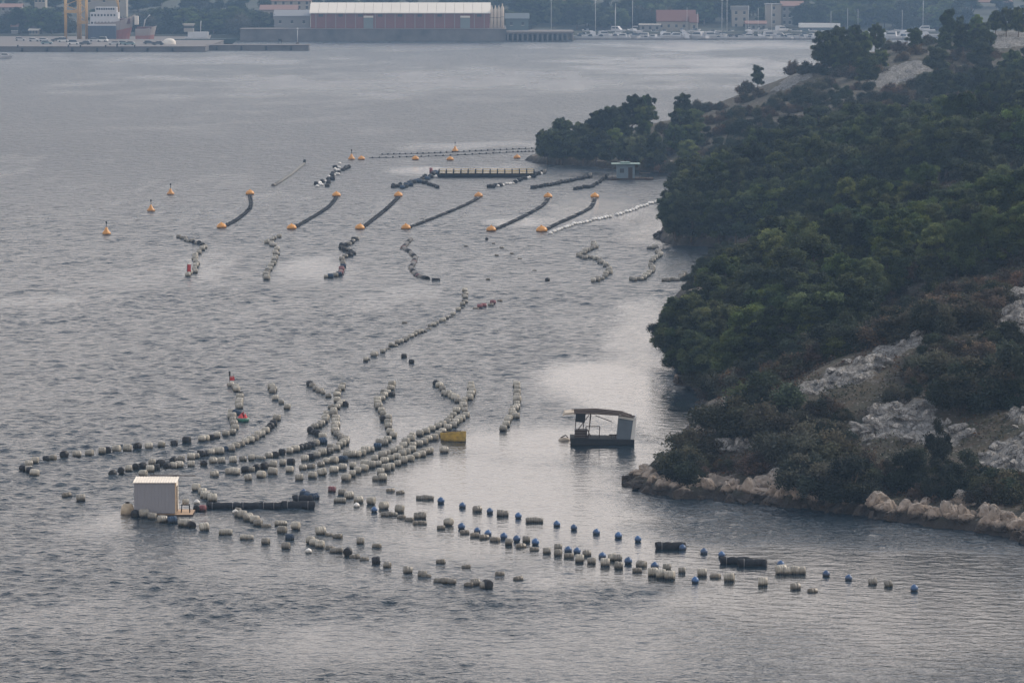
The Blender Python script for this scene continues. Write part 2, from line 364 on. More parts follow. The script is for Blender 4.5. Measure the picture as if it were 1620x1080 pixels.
# ------------------------------------------------------------------ water
calm_px = [(950, 330, 90, 30, .7), (1010, 350, 60, 26, .7), (700, 268, 90, 9, .8), (950, 275, 90, 8, .9), (830, 345, 70, 10, .6), (1090, 420, 50, 30, .5), (1020, 540, 60, 60, .6), (960, 600, 130, 70, 1), (1040, 640, 60, 80, .9), (850, 720, 230, 70, .9),
           (760, 780, 220, 45, .9), (800, 840, 330, 85, 1), (1000, 900, 330, 60, 1), (650, 860, 120, 40, .7), (1150, 890, 220, 50, .4), (1300, 970, 420, 130, .85), (900, 1030, 500, 70, .55), (430, 900, 420, 45, .35), (200, 830, 160, 26, .45), (130, 1000, 160, 40, .35),
           (560, 715, 150, 60, .5), (480, 430, 60, 20, .5), (330, 420, 45, 25, .3), (600, 470, 80, 20, .25), (60, 480, 80, 10, .25), (880, 230, 300, 6, .4), (700, 130, 500, 22, .3), (1100, 100, 220, 14, .6), (1150, 72, 200, 8, .8), (600, 74, 250, 6, .4), (300, 95, 200, 8, .3)]
ruff_px = [(1320, 850, 380, 34, .85), (1180, 815, 150, 20, .6), (1130, 720, 60, 60, .7), (830, 800, 0, 0, 0), (1080, 800, 170, 28, .85), (1400, 860, 200, 18, .6), (880, 940, 210, 16, .7), (640, 650, 60, 30, .3), (560, 790, 100, 18, .6), (950, 555, 100, 14, .5), (1000, 690, 30, 10, .3)]
blobs = []
for lst, sg in ((calm_px, 1), (ruff_px, -1)):
    for cx, cy, rx, ry, a in lst:
        if rx == 0: continue
        c = on(cx, cy); blobs.append((sg, c.x, c.y, rx * c.y / F, max(abs(on(cx, cy + ry).y - on(cx, cy - ry).y) / 2, 1), a))
def calm_at(x, y):
    """where the bay lies smooth: 0 ruffled by the wind, 1 slick"""
    warp = fbm(x / 13, y / 34, 4) - .5; warp2 = fbm(x / 18 + 50, y / 50, 4) - .5; C_ = np.zeros(x.shape)
    for sg, cx, cy, dX, dY, a in blobs:
        q = np.sqrt(((x - cx + warp * dX * 2.4) / dX) ** 2 + ((y - cy + warp2 * dY * 2.2) / dY) ** 2)
        k = a * (1 - ss(q, .35, 1.45))
        C_ = np.maximum(C_, k) if sg > 0 else C_ * (1 - k)
    C_ = np.clip(C_ + (fbm(x / 9 + 9, y / 40 + 3, 5) - .5) * .45 + (fbm(x / 2.5 + 9, y / 16 + 3, 3) - .5) * .3, 0, 1)
    return 1 - (1 - C_) ** 2
rsw = np.random.RandomState(12); NW = 60
lam = .78 * (2.7 / .78) ** rsw.rand(NW); ang = rsw.normal(0, .75, NW) + R(12); phs = rsw.uniform(0, 6.28, NW)
def waves(x, y, lmin, amp):
    z = np.zeros(x.shape)
    for l, a, p in zip(lam, ang, phs):
        if l < lmin: continue
        k = 2 * pi / l; z += .0041 * l ** .9 * np.sin(k * (sin(a) * x + cos(a) * y) + p)
    z = z * amp
    return z + np.clip(z, 0, 1) ** 2 * 3.0
WV = []; WF = []; WC = []; WR = []; off = 0
def patch(x, y, z, cal, rgh_):
    global off
    n, m_ = x.shape; I_ = (np.arange(n - 1)[:, None] * m_ + np.arange(m_ - 1)[None, :]).ravel()
    WV.append(np.stack([x, y, z], -1).reshape(-1, 3)); WF.append(np.stack([I_, I_ + 1, I_ + m_ + 1, I_ + m_], -1) + off); WC.append(cal.ravel()); WR.append(rgh_.ravel()); off += n * m_
for (y0, y1, st_, lmin) in ((204, 262, .21, .7), (261.8, 345, .24, .8), (344.7, 470, .33, 1.05), (469.6, 620, .5, 1.5), (619.5, 800, .8, 2.0)):
    hw_ = y1 * .131 + 3; xr = min(hw_, 62); x_, y_ = np.meshgrid(np.arange(-hw_, xr, st_), np.arange(y0, y1 + st_, st_))
    cal = calm_at(x_, y_); gust = .55 + .9 * fbm(x_ / 11 + 70, y_ / 24 + 20, 4)
    amp_ = (1.0 - .88 * cal) * gust * (1 - ss(y_, 520, 780)) * (1 + .1 * ss(y_, 300, 470))
    patch(x_, y_, waves(x_, y_, lmin, amp_), cal, (.17 + .17 * ss(y_, 330, 780)) * (1 - cal) + .10 * cal)
wx = np.concatenate([[-5000, -1500, -600], np.arange(-330, 330, 6.0), [600, 1500, 5000]]); wy = np.concatenate([[-600, 0, 190], np.arange(800, 1760, 6.0), [1900, 2500, 5000]])
x_, y_ = np.meshgrid(wx, wy); cal = calm_at(x_, y_) * (y_ > 700)
patch(x_, y_, np.where(y_ < 798, -.6, 0.0), cal, .34 * (1 - cal) + .18 * cal)
me = bpy.data.meshes.new('sea'); V = np.concatenate(WV).astype(np.float32); Q = np.concatenate(WF).astype(np.int32)
me.vertices.add(len(V)); me.vertices.foreach_set('co', V.ravel()); me.loops.add(Q.size); me.loops.foreach_set('vertex_index', Q.ravel()); me.polygons.add(len(Q))
me.polygons.foreach_set('loop_start', np.arange(0, Q.size, 4, dtype=np.int32)); me.polygons.foreach_set('loop_total', np.full(len(Q), 4, np.int32))
me.update(calc_edges=True); me.polygons.foreach_set('use_smooth', np.ones(len(Q), bool))
at_ = me.attributes.new('calm', 'FLOAT', 'POINT'); at_.data.foreach_set('value', np.concatenate(WC).astype(np.float32))
at_ = me.attributes.new('ruffle', 'FLOAT', 'POINT'); at_.data.foreach_set('value', np.concatenate(WR).astype(np.float32))
M_SEA, t, b = newmat('sea_water')
b.inputs['Base Color'].default_value = (.010, .019, .028, 1); b.inputs['IOR'].default_value = 1.33
v = coord(t)
mpn = N(t, 'ShaderNodeMapping'); mpn.inputs['Scale'].default_value = (.8, 1, 1); mpn.inputs['Rotation'].default_value = (0, 0, R(12)); t.links.new(v, mpn.inputs[0])
n1 = noise(t, 1.25, 3, mpn.outputs[0], .6)
ca = N(t, 'ShaderNodeAttribute', attribute_name='calm'); ru = N(t, 'ShaderNodeAttribute', attribute_name='ruffle')
spw = t.nodes.new('ShaderNodeSeparateXYZ'); t.links.new(v, spw.inputs[0]); farw = N(t, 'ShaderNodeMapRange'); farw.inputs[1].default_value = 380; farw.inputs[2].default_value = 800; farw.inputs[4].default_value = 6.5; t.links.new(spw.outputs[1], farw.inputs[0])
n4 = noise(t, .42, 3, v, .6); n5 = N(t, 'ShaderNodeMath', operation='MULTIPLY_ADD'); t.links.new(n4, n5.inputs[0]); t.links.new(farw.outputs[0], n5.inputs[1]); t.links.new(n1, n5.inputs[2]); n1 = n5.outputs[0]
amp = N(t, 'ShaderNodeMapRange'); amp.inputs[3].default_value = .56; amp.inputs[4].default_value = .06; t.links.new(ca.outputs['Fac'], amp.inputs[0])
h3 = N(t, 'ShaderNodeMath', operation='MULTIPLY'); t.links.new(n1, h3.inputs[0]); t.links.new(amp.outputs[0], h3.inputs[1])
bp = N(t, 'ShaderNodeBump', Strength=1.0, Distance=1.0); t.links.new(h3.outputs[0], bp.inputs['Height']); t.links.new(bp.outputs[0], b.inputs['Normal'])
t.links.new(ru.outputs['Fac'], b.inputs['Roughness'])
tag(link('sea', me, M_SEA), kind='structure')

# ------------------------------------------------------------------ trees and bushes: prototypes
def leaf_mesh(name, cen, size, tint, flat=.0, asp=(.5, 1.0)):
    n = len(cen); rs = np.random
    d = rs.normal(size=(n, 3)); d[:, 2] += flat * np.sign(d[:, 2]); d /= np.linalg.norm(d, axis=1)[:, None]
    r_ = rs.normal(size=(n, 3)); u = np.cross(d, r_); u /= np.linalg.norm(u, axis=1)[:, None]; v_ = np.cross(d, u)
    L = size * rs.uniform(.6, 1.4, (n, 1)); u = u * L * asp[1] / 2; v_ = v_ * L * asp[0] / 2
    P = np.stack([cen - u, cen + v_ * 1.0 - u * .1, cen + u, cen - v_ - u * .1], 1).reshape(-1, 3)
    me = bpy.data.meshes.new(name); k = n * 4
    me.vertices.add(k); me.vertices.foreach_set('co', P.astype(np.float32).ravel())
    me.loops.add(k); me.loops.foreach_set('vertex_index', np.arange(k, dtype=np.int32)); me.polygons.add(n)
    me.polygons.foreach_set('loop_start', np.arange(0, k, 4, dtype=np.int32)); me.polygons.foreach_set('loop_total', np.full(n, 4, np.int32))
    me.update(calc_edges=True)
    at = me.color_attributes.new('tint', 'FLOAT_COLOR', 'POINT')
    c = np.repeat(np.concatenate([tint, np.ones((n, 1))], 1), 4, 0).astype(np.float32); at.data.foreach_set('color', c.ravel())
    me.materials.append(M_LEAF); return me
def clump_leaves(cl, density, pal, jit=.22):
    """cl: list of (x,y,z,rx,rz); leaves gather in small tufts over each clump"""
    C = []; T = []
    for (x, y, z, rx, rz) in cl:
        n = int(density * rx * (rx + rz)); nt_ = max(6, n // 14)
        d = np.random.normal(size=(nt_, 3)); d[:, 2] += .35; d /= np.linalg.norm(d, axis=1)[:, None]
        q = d * np.random.uniform(.55, 1.05, (nt_, 1)) * np.array([rx, rx, rz]) + np.array([x, y, z])
        base = np.array(pal[np.random.randint(len(pal))]) * np.random.uniform(.6, 1.5)
        for j in range(14):
            C.append(q + np.random.normal(size=q.shape) * .16 * rx ** .5)
            T.append(base[None] * np.random.uniform(1 - jit, 1 + jit, (nt_, 1)))
    return np.concatenate(C), np.concatenate(T)
PINE = [(.040, .062, .022), (.052, .078, .024), (.032, .052, .024), (.068, .092, .026)]
PINEL = [(.085, .12, .03), (.105, .135, .03), (.07, .105, .032)]
DARK = [(.026, .038, .024), (.034, .046, .026), (.022, .034, .024)]
OLIVE = [(.055, .06, .034), (.05, .055, .038), (.07, .066, .04)]
DRY = [(.085, .058, .038), (.07, .055, .042), (.10, .065, .035), (.06, .05, .042)]
def pine_proto(seed, pal, h=7.0, r=2.5, lean=.0, top=.62, size=.22, dens=1000):
    np.random.seed(seed); random.seed(seed)
    tr = MB(); x0 = lean
    bend = [(x0 * t * t + .12 * sin(t * 5 + seed), .1 * sin(t * 4 + seed * 2), h * .93 * t - .3) for t in np.linspace(0, 1, 7)]
    tr.tube(bend, [.22, .18, .15, .12, .09, .06, .03], 7)
    cl = []
    nl = 26
    for i in range(nl):
        t = .22 + .76 * (i + random.random() * .6) / nl
        prof = math.sqrt(max(.06, 1 - ((t - .45) / top) ** 2))
        a = i * 2.4 + random.uniform(-.5, .5); L = r * prof * random.uniform(.62, 1.12)
        bx, by, bz = x0 * t * t, 0, h * t * .93
        ex, ey, ez = bx + cos(a) * L, by + sin(a) * L, bz + L * random.uniform(.05, .35)
        tr.tube([(bx, by, bz - .2), ((bx + ex) / 2, (by + ey) / 2, (bz + ez) / 2 - .1), (ex, ey, ez)], [.07, .05, .02], 5)
        for k in range(3):
            q = (.45, .78, 1.0)[k]
            s_ = random.uniform(.42, .85) * (1.15 - .35 * t)
            cl.append((bx + (ex - bx) * q + random.uniform(-.25, .25), by + (ey - by) * q + random.uniform(-.25, .25), bz + (ez - bz) * q + random.uniform(-.1, .3), s_, s_ * random.uniform(.5, .8)))
    for k in range(5):
        cl.append((x0 + random.uniform(-.5, .5), random.uniform(-.5, .5), h * random.uniform(.84, .97), .5, .5))
    C, T = clump_leaves(cl, dens, pal)
    return tr.mesh('trunk'), leaf_mesh('crown', C, size, T, .3)
def bush_proto(seed, pal, h=2.2, r=1.6, size=.15, dens=1500, ncl=18, stem=True):
    np.random.seed(seed); random.seed(seed)
    cl = []
    for i in range(ncl):
        a = random.uniform(0, 6.28); d = r * math.sqrt(random.random()) * .8; q = 1 - (d / r) ** 2 * .8
        s_ = random.uniform(.35, .62) * r / 1.6
        cl.append((cos(a) * d, sin(a) * d, max(.15, random.uniform(.15, 1) * h * q - s_ * .3), s_, s_ * random.uniform(.6, .95)))
    C, T = clump_leaves(cl, dens, pal, .28)
    C[:, 2] = np.abs(C[:, 2])
    tr = MB()
    for i in range(5):
        x, y, z, _, _ = cl[i * 3 % ncl]; tr.tube([(0, 0, -.3), (x * .4, y * .4, z * .5), (x, y, z)], [.06, .045, .02], 5)
    return tr.mesh('stem'), leaf_mesh('foliage', C, size, T, .1)
protos = {'pine': [pine_proto(1, PINE), pine_proto(2, PINE, 7, 2.8, .4), pine_proto(3, PINE + DARK, 7, 2.3, -.4), pine_proto(4, PINE + PINEL, 7, 2.6, .2), pine_proto(5, DARK + PINE, 7, 3.0, .3, .7)],
          'light': [pine_proto(11, PINEL, 7, 2.3, .1, .58), pine_proto(12, PINEL + PINE, 7, 2.7, -.2)],
          'bush': [bush_proto(21, DARK), bush_proto(22, DARK + OLIVE, 2.0, 1.8), bush_proto(23, OLIVE, 1.8, 1.7), bush_proto(24, DARK, 2.6, 1.4), bush_proto(25, PINE + DARK, 2.3, 1.7)],
          'dry': [bush_proto(31, DRY, 1.6, 1.6, .17, 620), bush_proto(32, DRY + OLIVE, 1.4, 1.8, .17, 700)]}
NORM = {'pine': 7.0, 'light': 7.0, 'bush': 2.2, 'dry': 1.6}
count = {}
def plant(kind, p, h, label, cat, group, name=None, wid=1.0, sink=.1):
    tm, cm = random.choice(protos[kind]); s = h / NORM[kind]
    istree = kind in ('pine', 'light')
    o = empty(name or {'pine': 'pine_tree', 'light': 'pine_tree', 'bush': 'evergreen_shrub', 'dry': 'dry_shrub'}[kind], (p[0], p[1], p[2] - sink), random.uniform(0, 6.28), label, cat, group)
    o.scale = (s * wid, s * wid * random.uniform(.92, 1.08), s)
    link('trunk' if istree else 'stem', tm, M_BARK, o); link('crown' if istree else 'foliage', cm, M_LEAF, o)
    count[kind] = count.get(kind, 0) + 1
    return o
def inpoly(x, y, poly):
    c = False; n = len(poly)
    for i in range(n):
        (ax, ay), (bx, by) = poly[i], poly[i - 1]
        if (ay > y) != (by > y) and x < (bx - ax) * (y - ay) / (by - ay) + ax: c = not c
    return c
random.seed(77)
bare_px = [[(1330, 705), (1400, 640), (1520, 622), (1570, 645), (1640, 640), (1640, 700), (1560, 718), (1500, 722), (1420, 695), (1360, 720)], [(1100, 725), (1250, 655), (1250, 695), (1130, 728)]]
def on_rock(p): return zfun(RK, np.array([p.x]), np.array([p.y]))[0] > .35
def scatter(poly, space, kinds, label, group, cat, top=True, rock_ok=False, xyfac=.8, ymin=0):
    xs = [p[0] for p in poly]; ys = [p[1] for p in poly]; pts = []
    A_ = (max(xs) - min(xs)) * (max(ys) - min(ys)); n = int(A_ / (space * space) * 9)
    for _ in range(n):
        x = random.uniform(min(xs), max(xs)); y = random.uniform(min(ys), max(ys))
        if not inpoly(x, y, poly): continue
        if any((x - a) ** 2 + ((y - b_) / xyfac) ** 2 < space * space for a, b_ in pts): continue
        kind, lo, hi = random.choice(kinds); h = random.uniform(lo, hi)
        p = hit(x, y, h if top else 0, Z, ymin)
        if p is None: continue
        ph_ = h * F / p.y; pw = {'pine': .3, 'light': .3, 'bush': .55, 'dry': .8}[kind] * ph_
        if (p.y < 345 or p.y > 690) and sum(inpoly(x + a * pw, y + b_ * ph_, q) for a in (-.7, 0, .7) for b_ in (.1, .5, .9) for q in rock_px + bare_px) > 2: continue
        if kind in ('bush', 'dry') and p.y < 345 and zfun(SD, np.array([p.x]), np.array([p.y]))[0] < 3.4: continue
        if not rock_ok and on_rock(p): continue
        pts.append((x, y)); plant(kind, p, h, label[kind] if isinstance(label, dict) else label, cat[kind] if isinstance(cat, dict) else cat, group[kind] if isinstance(group, dict) else group, wid=random.uniform(.85, 1.2))
    return pts
CAT = {'pine': 'tree', 'light': 'tree', 'bush': 'shrub', 'dry': 'shrub'}
def lab(where): return {'pine': 'dark green pine ' + where, 'light': 'lighter yellow-green pine ' + where, 'bush': 'dark evergreen bush ' + where, 'dry': 'brownish dry bush ' + where}
def grp(where): return {'pine': 'dark pines ' + where, 'light': 'light green pines ' + where, 'bush': 'evergreen bushes ' + where, 'dry': 'dry bushes ' + where}
# pines of the near grove, one by one (top of crown in the photograph, height)
A_ = [(1225, 342, 7, 'pine'), (1172, 385, 6.3, 'light'), (1290, 372, 7, 'pine'), (1125, 432, 6, 'pine'), (1150, 405, 6.5, 'pine'), (1250, 392, 7, 'pine'), (1330, 405, 6, 'light'), (1372, 412, 5.2, 'light'), (1072, 492, 5, 'pine'), (1090, 468, 5.6, 'pine'),
      (1135, 480, 5.6, 'pine'), (1190, 485, 6, 'light'), (1240, 500, 5.5, 'pine'), (1300, 455, 6, 'pine'), (1070, 530, 4.6, 'pine'), (1105, 540, 5, 'light'), (1160, 545, 5, 'light'), (1215, 560, 4.6, 'pine'), (1195, 590, 4, 'light'), (1350, 465, 6, 'pine'), (1270, 425, 6.5, 'pine'), (1200, 425, 6.5, 'pine'),
      (1110, 500, 5.4, 'pine'), (1270, 480, 5.5, 'pine'), (1170, 450, 6, 'pine'), (1320, 500, 4.5, 'pine'), (1260, 540, 4, 'bush'), (1220, 450, 6, 'light'), (1090, 515, 5.0, 'pine'), (1190, 520, 5, 'pine'), (1225, 365, 6.5, 'light')]
wA = 'in the grove behind the bare limestone ridge'
for x, y, h, k in A_:
    p = hit(x, y, h, Z, 352)
    if p: plant(k, p, h, lab(wA)[k], CAT[k], grp(wA)[k], wid=random.uniform(.95, 1.2))
for x, y, h in ((1080, 478, 1.7), (1094, 460, 1.8), (1110, 445, 1.6), (1122, 436, 1.6), (1136, 426, 1.8), (1102, 452, 1.6)):
    p = on(x + 12, y - 2); plant('bush', (p.x, p.y, max(gz(p.x, p.y), .2)), h, 'dark evergreen bush at the cove edge of the grove', 'shrub', 'bushes at the cove edge of the grove')
scatter([(1095, 560), (1200, 600), (1250, 560), (1330, 520), (1400, 500), (1400, 540), (1280, 590), (1230, 650), (1130, 640)], 20, [('bush', 1.5, 2.8), ('bush', 2, 3), ('dry', 1.2, 2)], lab('under the grove pines'), grp('under the grove pines'), CAT, rock_ok=False, ymin=345)
wB = 'massed on the middle headland'
scatter([(1080, 300), (1095, 268), (1135, 232), (1210, 190), (1300, 165), (1420, 150), (1540, 130), (1640, 110), (1640, 240), (1500, 262), (1420, 325), (1290, 345), (1180, 335), (1085, 345)], 27, [('pine', 5.5, 8)] * 4 + [('light', 5, 6.5)], lab(wB), grp(wB), CAT, ymin=530)
for x, y, h in ((1066, 305, 6), (1076, 280, 6.5), (1088, 258, 6.5), (1108, 245, 7), (1068, 335, 5), (1120, 262, 6), (1140, 240, 7)):
    p = hit(x, y, h, Z, 530)
    if p: plant('pine', p, h, 'dark green pine at the water edge of the middle headland', 'tree', 'dark pines at the edge of the middle headland')
wC = 'on the slope right of the grove'
scatter([(1400, 330), (1500, 262), (1640, 240), (1640, 400), (1560, 440), (1480, 440), (1400, 420)], 33, [('pine', 4, 6.5), ('light', 4, 6), ('light', 4, 6), ('bush', 2, 3.2), ('dry', 1.6, 2.4)], lab(wC), grp(wC), CAT, ymin=385)
scatter([(1330, 460), (1420, 400), (1560, 430), (1640, 400), (1640, 470), (1560, 480), (1460, 530), (1360, 560)], 24, [('bush', 1.6, 2.8)] * 2 + [('dry', 1.2, 2.2)] * 2, lab('between the grove and the limestone ridge'), grp('between the grove and the limestone ridge'), CAT, ymin=345)
wF = 'on the slope above the grove'
scatter([(1240, 345), (1300, 300), (1400, 250), (1500, 200), (1640, 170), (1640, 300), (1500, 320), (1400, 370), (1300, 400)], 26, [('pine', 5, 7)] * 3 + [('light', 4.5, 6), ('bush', 2.2, 3.2)], lab(wF), grp(wF), CAT, ymin=415)
scatter([(1200, 570), (1330, 480), (1450, 450), (1640, 420), (1640, 470), (1460, 512), (1380, 540), (1260, 610)], 19, [('bush', 1.5, 2.8)] * 2 + [('dry', 1.2, 2.2)] * 3, lab('just behind the limestone ridge'), grp('just behind the limestone ridge'), CAT, ymin=322)
wD = 'on the farthest wooded headland'
for x, y, h, k in [(868, 184, 6, 'pine'), (880, 174, 6.5, 'pine'), (902, 166, 6.5, 'pine'), (925, 170, 6, 'pine'), (948, 166, 6, 'light'), (975, 168, 6, 'pine'), (1000, 150, 7, 'pine'), (1022, 150, 6, 'pine'), (1045, 127, 7.5, 'pine'), (1080, 148, 5, 'pine'), (1105, 150, 4, 'bush'), (1157, 118, 4, 'pine'), (1199, 104, 4.6, 'light'),
                   (858, 205, 5, 'pine'), (862, 225, 4, 'pine'), (1130, 140, 3, 'bush'), (1180, 128, 2.6, 'dry'), (1255, 96, 2.8, 'dry'), (1275, 98, 2.4, 'dry'), (1305, 52, 8, 'pine'), (1328, 42, 8, 'pine'), (1352, 40, 7, 'pine'), (1385, 38, 6, 'pine'), (1400, 26, 6.5, 'pine'), (1430, 24, 6.5, 'light'), (1452, 32, 5, 'pine'), (1482, 12, 7, 'pine'), (1500, 16, 7, 'pine'), (1520, 26, 5, 'pine'), (1545, 24, 5, 'light'), (1575, 20, 5, 'pine'), (1592, 12, 6, 'pine'), (1612, 12, 6, 'pine'), (1370, 50, 5, 'light')]:
    p = hit(x, y, h, Z, 738)
    if p: plant(k, p, h, lab('standing out on the skyline of the farthest headland')[k], CAT[k], grp('on the skyline of the farthest headland')[k], wid=random.uniform(.62, .92))
scatter([(866, 205), (884, 184), (1000, 165), (1060, 160), (1110, 175), (1100, 220), (1040, 240), (860, 240)], 22, [('pine', 4, 6.5)] * 3 + [('light', 4, 5), ('bush', 2, 3)], lab(wD), grp(wD), CAT, ymin=690)
scatter([(1300, 70), (1420, 45), (1640, 30), (1640, 120), (1500, 115), (1380, 105), (1290, 105)], 18, [('pine', 4, 6)] * 3 + [('bush', 2.5, 3.5), ('dry', 1.8, 2.4)], lab(wD), grp(wD), CAT, ymin=690)
scatter([(1100, 165), (1200, 140), (1300, 115), (1400, 130), (1640, 95), (1640, 150), (1400, 190), (1200, 225), (1060, 260), (1000, 250)], 16, [('bush', 2, 3.4)] * 4 + [('dry', 1.5, 2.2)] * 2, lab(wD), grp(wD), CAT, ymin=690)
wE = 'on the rocky near point'
for x, y, h, k, wd in [(1262, 650, 3.9, 'bush', 1.0), (1300, 662, 3.6, 'bush', 1.1), (1285, 715, 3.2, 'bush', 1.1), (1205, 585, 3.6, 'bush', 1.2), (1160, 610, 3.4, 'bush', 1.1), (1485, 676, 2.6, 'bush', .6), (1610, 545, 4.5, 'bush', .8), (1475, 470, 3, 'bush', .8), (1345, 722, 3.0, 'bush', 1), (1220, 620, 3.2, 'bush', 1.1), (1560, 560, 3.6, 'bush', 1.2), (1520, 590, 3, 'bush', 1.2), (1480, 540, 2.8, 'bush', 1.1), (1085, 690, 2.8, 'bush', 1.1), (1100, 665, 2.8, 'bush', 1.1), (1075, 712, 2.4, 'bush', 1.1), (1378, 715, 2.4, 'dry', .6), (1440, 712, 2.6, 'bush', 1), (1590, 725, 2.8, 'bush', 1.1), (1530, 725, 2.6, 'bush', 1.1)]:
    p = hit(x, y, h, Z)
    if p: plant(k, p, h, 'tall ' + lab(wE)[k], CAT[k], 'tall bushes on the near point', wid=wd)
for poly in ([(1065, 740), (1080, 690), (1130, 640), (1180, 620), (1250, 610), (1240, 650), (1140, 690), (1110, 730)], [(1070, 750), (1110, 728), (1200, 715), (1260, 700), (1330, 722), (1420, 715), (1640, 735), (1640, 790), (1500, 770), (1400, 760), (1250, 740), (1100, 752)],
             [(1240, 650), (1300, 622), (1350, 640), (1330, 700), (1250, 710)], [(1420, 575), (1480, 520), (1640, 500), (1640, 620), (1530, 625), (1480, 605), (1410, 620)]):
    scatter(poly, 25, [('bush', 1.1, 2.4)] * 5 + [('dry', .9, 1.7)] * 3, lab(wE), grp(wE), CAT, top=True)
scatter(bare_px[0], 52, [('bush', .5, 1.1), ('dry', .5, .9)], lab('alone on the bare slope of the near point'), grp('alone on the bare slope'), CAT, rock_ok=True) if False else None
# low scrub and dry grass between the bushes, nobody could count it
np.random.seed(5)
n = 210000; sx = np.random.uniform(10, 70, n); sy = 280 + np.random.beta(1, 2.2, n) * 420
zz = zfun(Z, sx, sy); rk = zfun(RK, sx, sy); sdv = zfun(SD, sx, sy); dn = fbm(sx / 1.6, sy / 2.2, 4)
ok = (sdv > 2.2) & (rk < .5) & (dn > .43) & (zz > .8) & (sx < sy * .131) & (sx > 0)
sx, sy, zz, dn = sx[ok], sy[ok], zz[ok], dn[ok]
hh = np.random.uniform(.02, .45, len(sx)) * ss(dn, .4, .6)
pal = np.array(DRY + OLIVE + DARK[:2]); kidx = ((fbm(sx / 5, sy / 7, 3) * 1.6 - .35 + np.random.normal(size=len(sx)) * .12) * len(pal)).astype(int).clip(0, len(pal) - 1)
T = pal[kidx] * np.random.uniform(.7, 1.25, (len(sx), 1))
tag(link('low_scrub', leaf_mesh('low_scrub', np.stack([sx, sy, zz + hh], 1), .24, T, .0), M_LEAF), 'low dry scrub and brown grass covering the near slope', 'scrub', kind='stuff')

# ------------------------------------------------------------------ shore rocks
M_ROCK, t, b = newmat('shore_rock')
g = t.nodes.new('ShaderNodeNewGeometry'); sp = t.nodes.new('ShaderNodeSeparateXYZ'); t.links.new(g.outputs['Position'], sp.inputs[0])
t.links.new(rock_color(t, g.outputs['Position'], sp.outputs[2]), b.inputs['Base Color']); b.inputs['Roughness'].default_value = .9
bp = N(t, 'ShaderNodeBump', Strength=.7, Distance=.12); t.links.new(noise(t, 6, 6, g.outputs['Position'], .7), bp.inputs['Height']); t.links.new(bp.outputs[0], b.inputs['Normal'])
def rock_proto(seed, tall=1.0):
    rs = np.random.RandomState(seed)
    bm = bmesh.new(); bmesh.ops.create_icosphere(bm, subdivisions=4, radius=1)
    P = np.array([v.co[:] for v in bm.verts]); ph = rs.uniform(0, 50, 4)
    P *= (1 + .35 * (fbm(P[:, 0] * 1.2 + ph[0], P[:, 1] * 1.2 + P[:, 2] + ph[1], 2) - .5))[:, None]
    for k in range(20):                                                   # broken faces
        n_ = rs.normal(size=3); n_[2] = n_[2] * .45 + .05; n_ /= np.linalg.norm(n_); d_ = rs.uniform(.42, .85)
        e = P @ n_ - d_; P = P - np.where(e > 0, e * .97, 0)[:, None] * n_
    ang_ = np.arctan2(P[:, 1], P[:, 0])
    cr_ = np.abs(fbm(ang_ * 3.2 + ph[2] + P[:, 2] * .6, P[:, 2] * .9 + ph[3], 3) - .45)
    P *= (1 - .22 * np.exp(-(cr_ / .035) ** 2) + .10 * (fbm(P[:, 0] * 6 + ph[0], P[:, 1] * 6 + P[:, 2] * 5, 3) - .5))[:, None]
    P[:, 2] = np.where(P[:, 2] > 0, P[:, 2] * tall, P[:, 2] * .4)
    for v_, q in zip(bm.verts, P): v_.co = q
    me = bpy.data.meshes.new('rock'); bm.to_mesh(me); bm.free(); me.materials.append(M_ROCK)
    return me
rocks = [rock_proto(s, q) for s, q in ((1, 1.1), (2, 1.4), (3, .8), (4, 1.2), (5, .6), (6, 1.0), (7, 1.3))]
random.seed(9)
big = [(1105, 763, 1.0), (1170, 772, 1.2), (1278, 788, 1.2), (1398, 802, 1.5), (1495, 812, 1.4), (1572, 826, 1.2), (1030, 768, 1.1), (1060, 775, 1.0), (1092, 772, 1.0), (1120, 777, 1.2), (1150, 779, 1.0), (1188, 780, 1.5), (1215, 785, 1.4), (1232, 790, 1.2), (1262, 792, 1.1), (1292, 797, 1.7), (1318, 801, 1.4), (1342, 804, .9), (1385, 808, 1.8), (1410, 812, 1.3), (1432, 813, 1.5), (1450, 818, 1.0), (1480, 820, 1.6), (1505, 822, 1.7), (1530, 824, 1.3), (1560, 832, 1.2), (1585, 834, 1.5), (1612, 840, 1.6), (1640, 850, 1.4), (1085, 608, .9), (1105, 615, 1.2), (1118, 628, 1.0), (1232, 760, 1.7), (1215, 768, 1.3), (1520, 795, 1.3), (1240, 700, 1.2), (1140, 712, 1.3), (1170, 705, 1.3), (1210, 690, 1.4), (1385, 652, 1.3), (1300, 612, .9), (1340, 590, .9)]
for i, (x, y, s) in enumerate(big):
    p = hit(x, y, 0, Z) or on(x, y)
    o = tag(link('shore_rock' if y > 735 or y < 650 else 'limestone_outcrop', random.choice(rocks)), 'big pale jagged limestone rock on the near shore' if y > 735 else 'pale grey limestone outcrop on the near slope', 'rock', 'big rocks of the near shore' if y > 735 else 'limestone outcrops on the near slope')
    o.location = (p.x, p.y, max(p.z, .1) - .1); o.rotation_euler = (random.gauss(0, .18), random.gauss(0, .25), random.uniform(0, 6.28)); q = min(s, 1.3) * random.uniform(.6, .8); o.scale = (q * random.uniform(.8, 1.15), q, q * random.uniform(.85, 1.2))
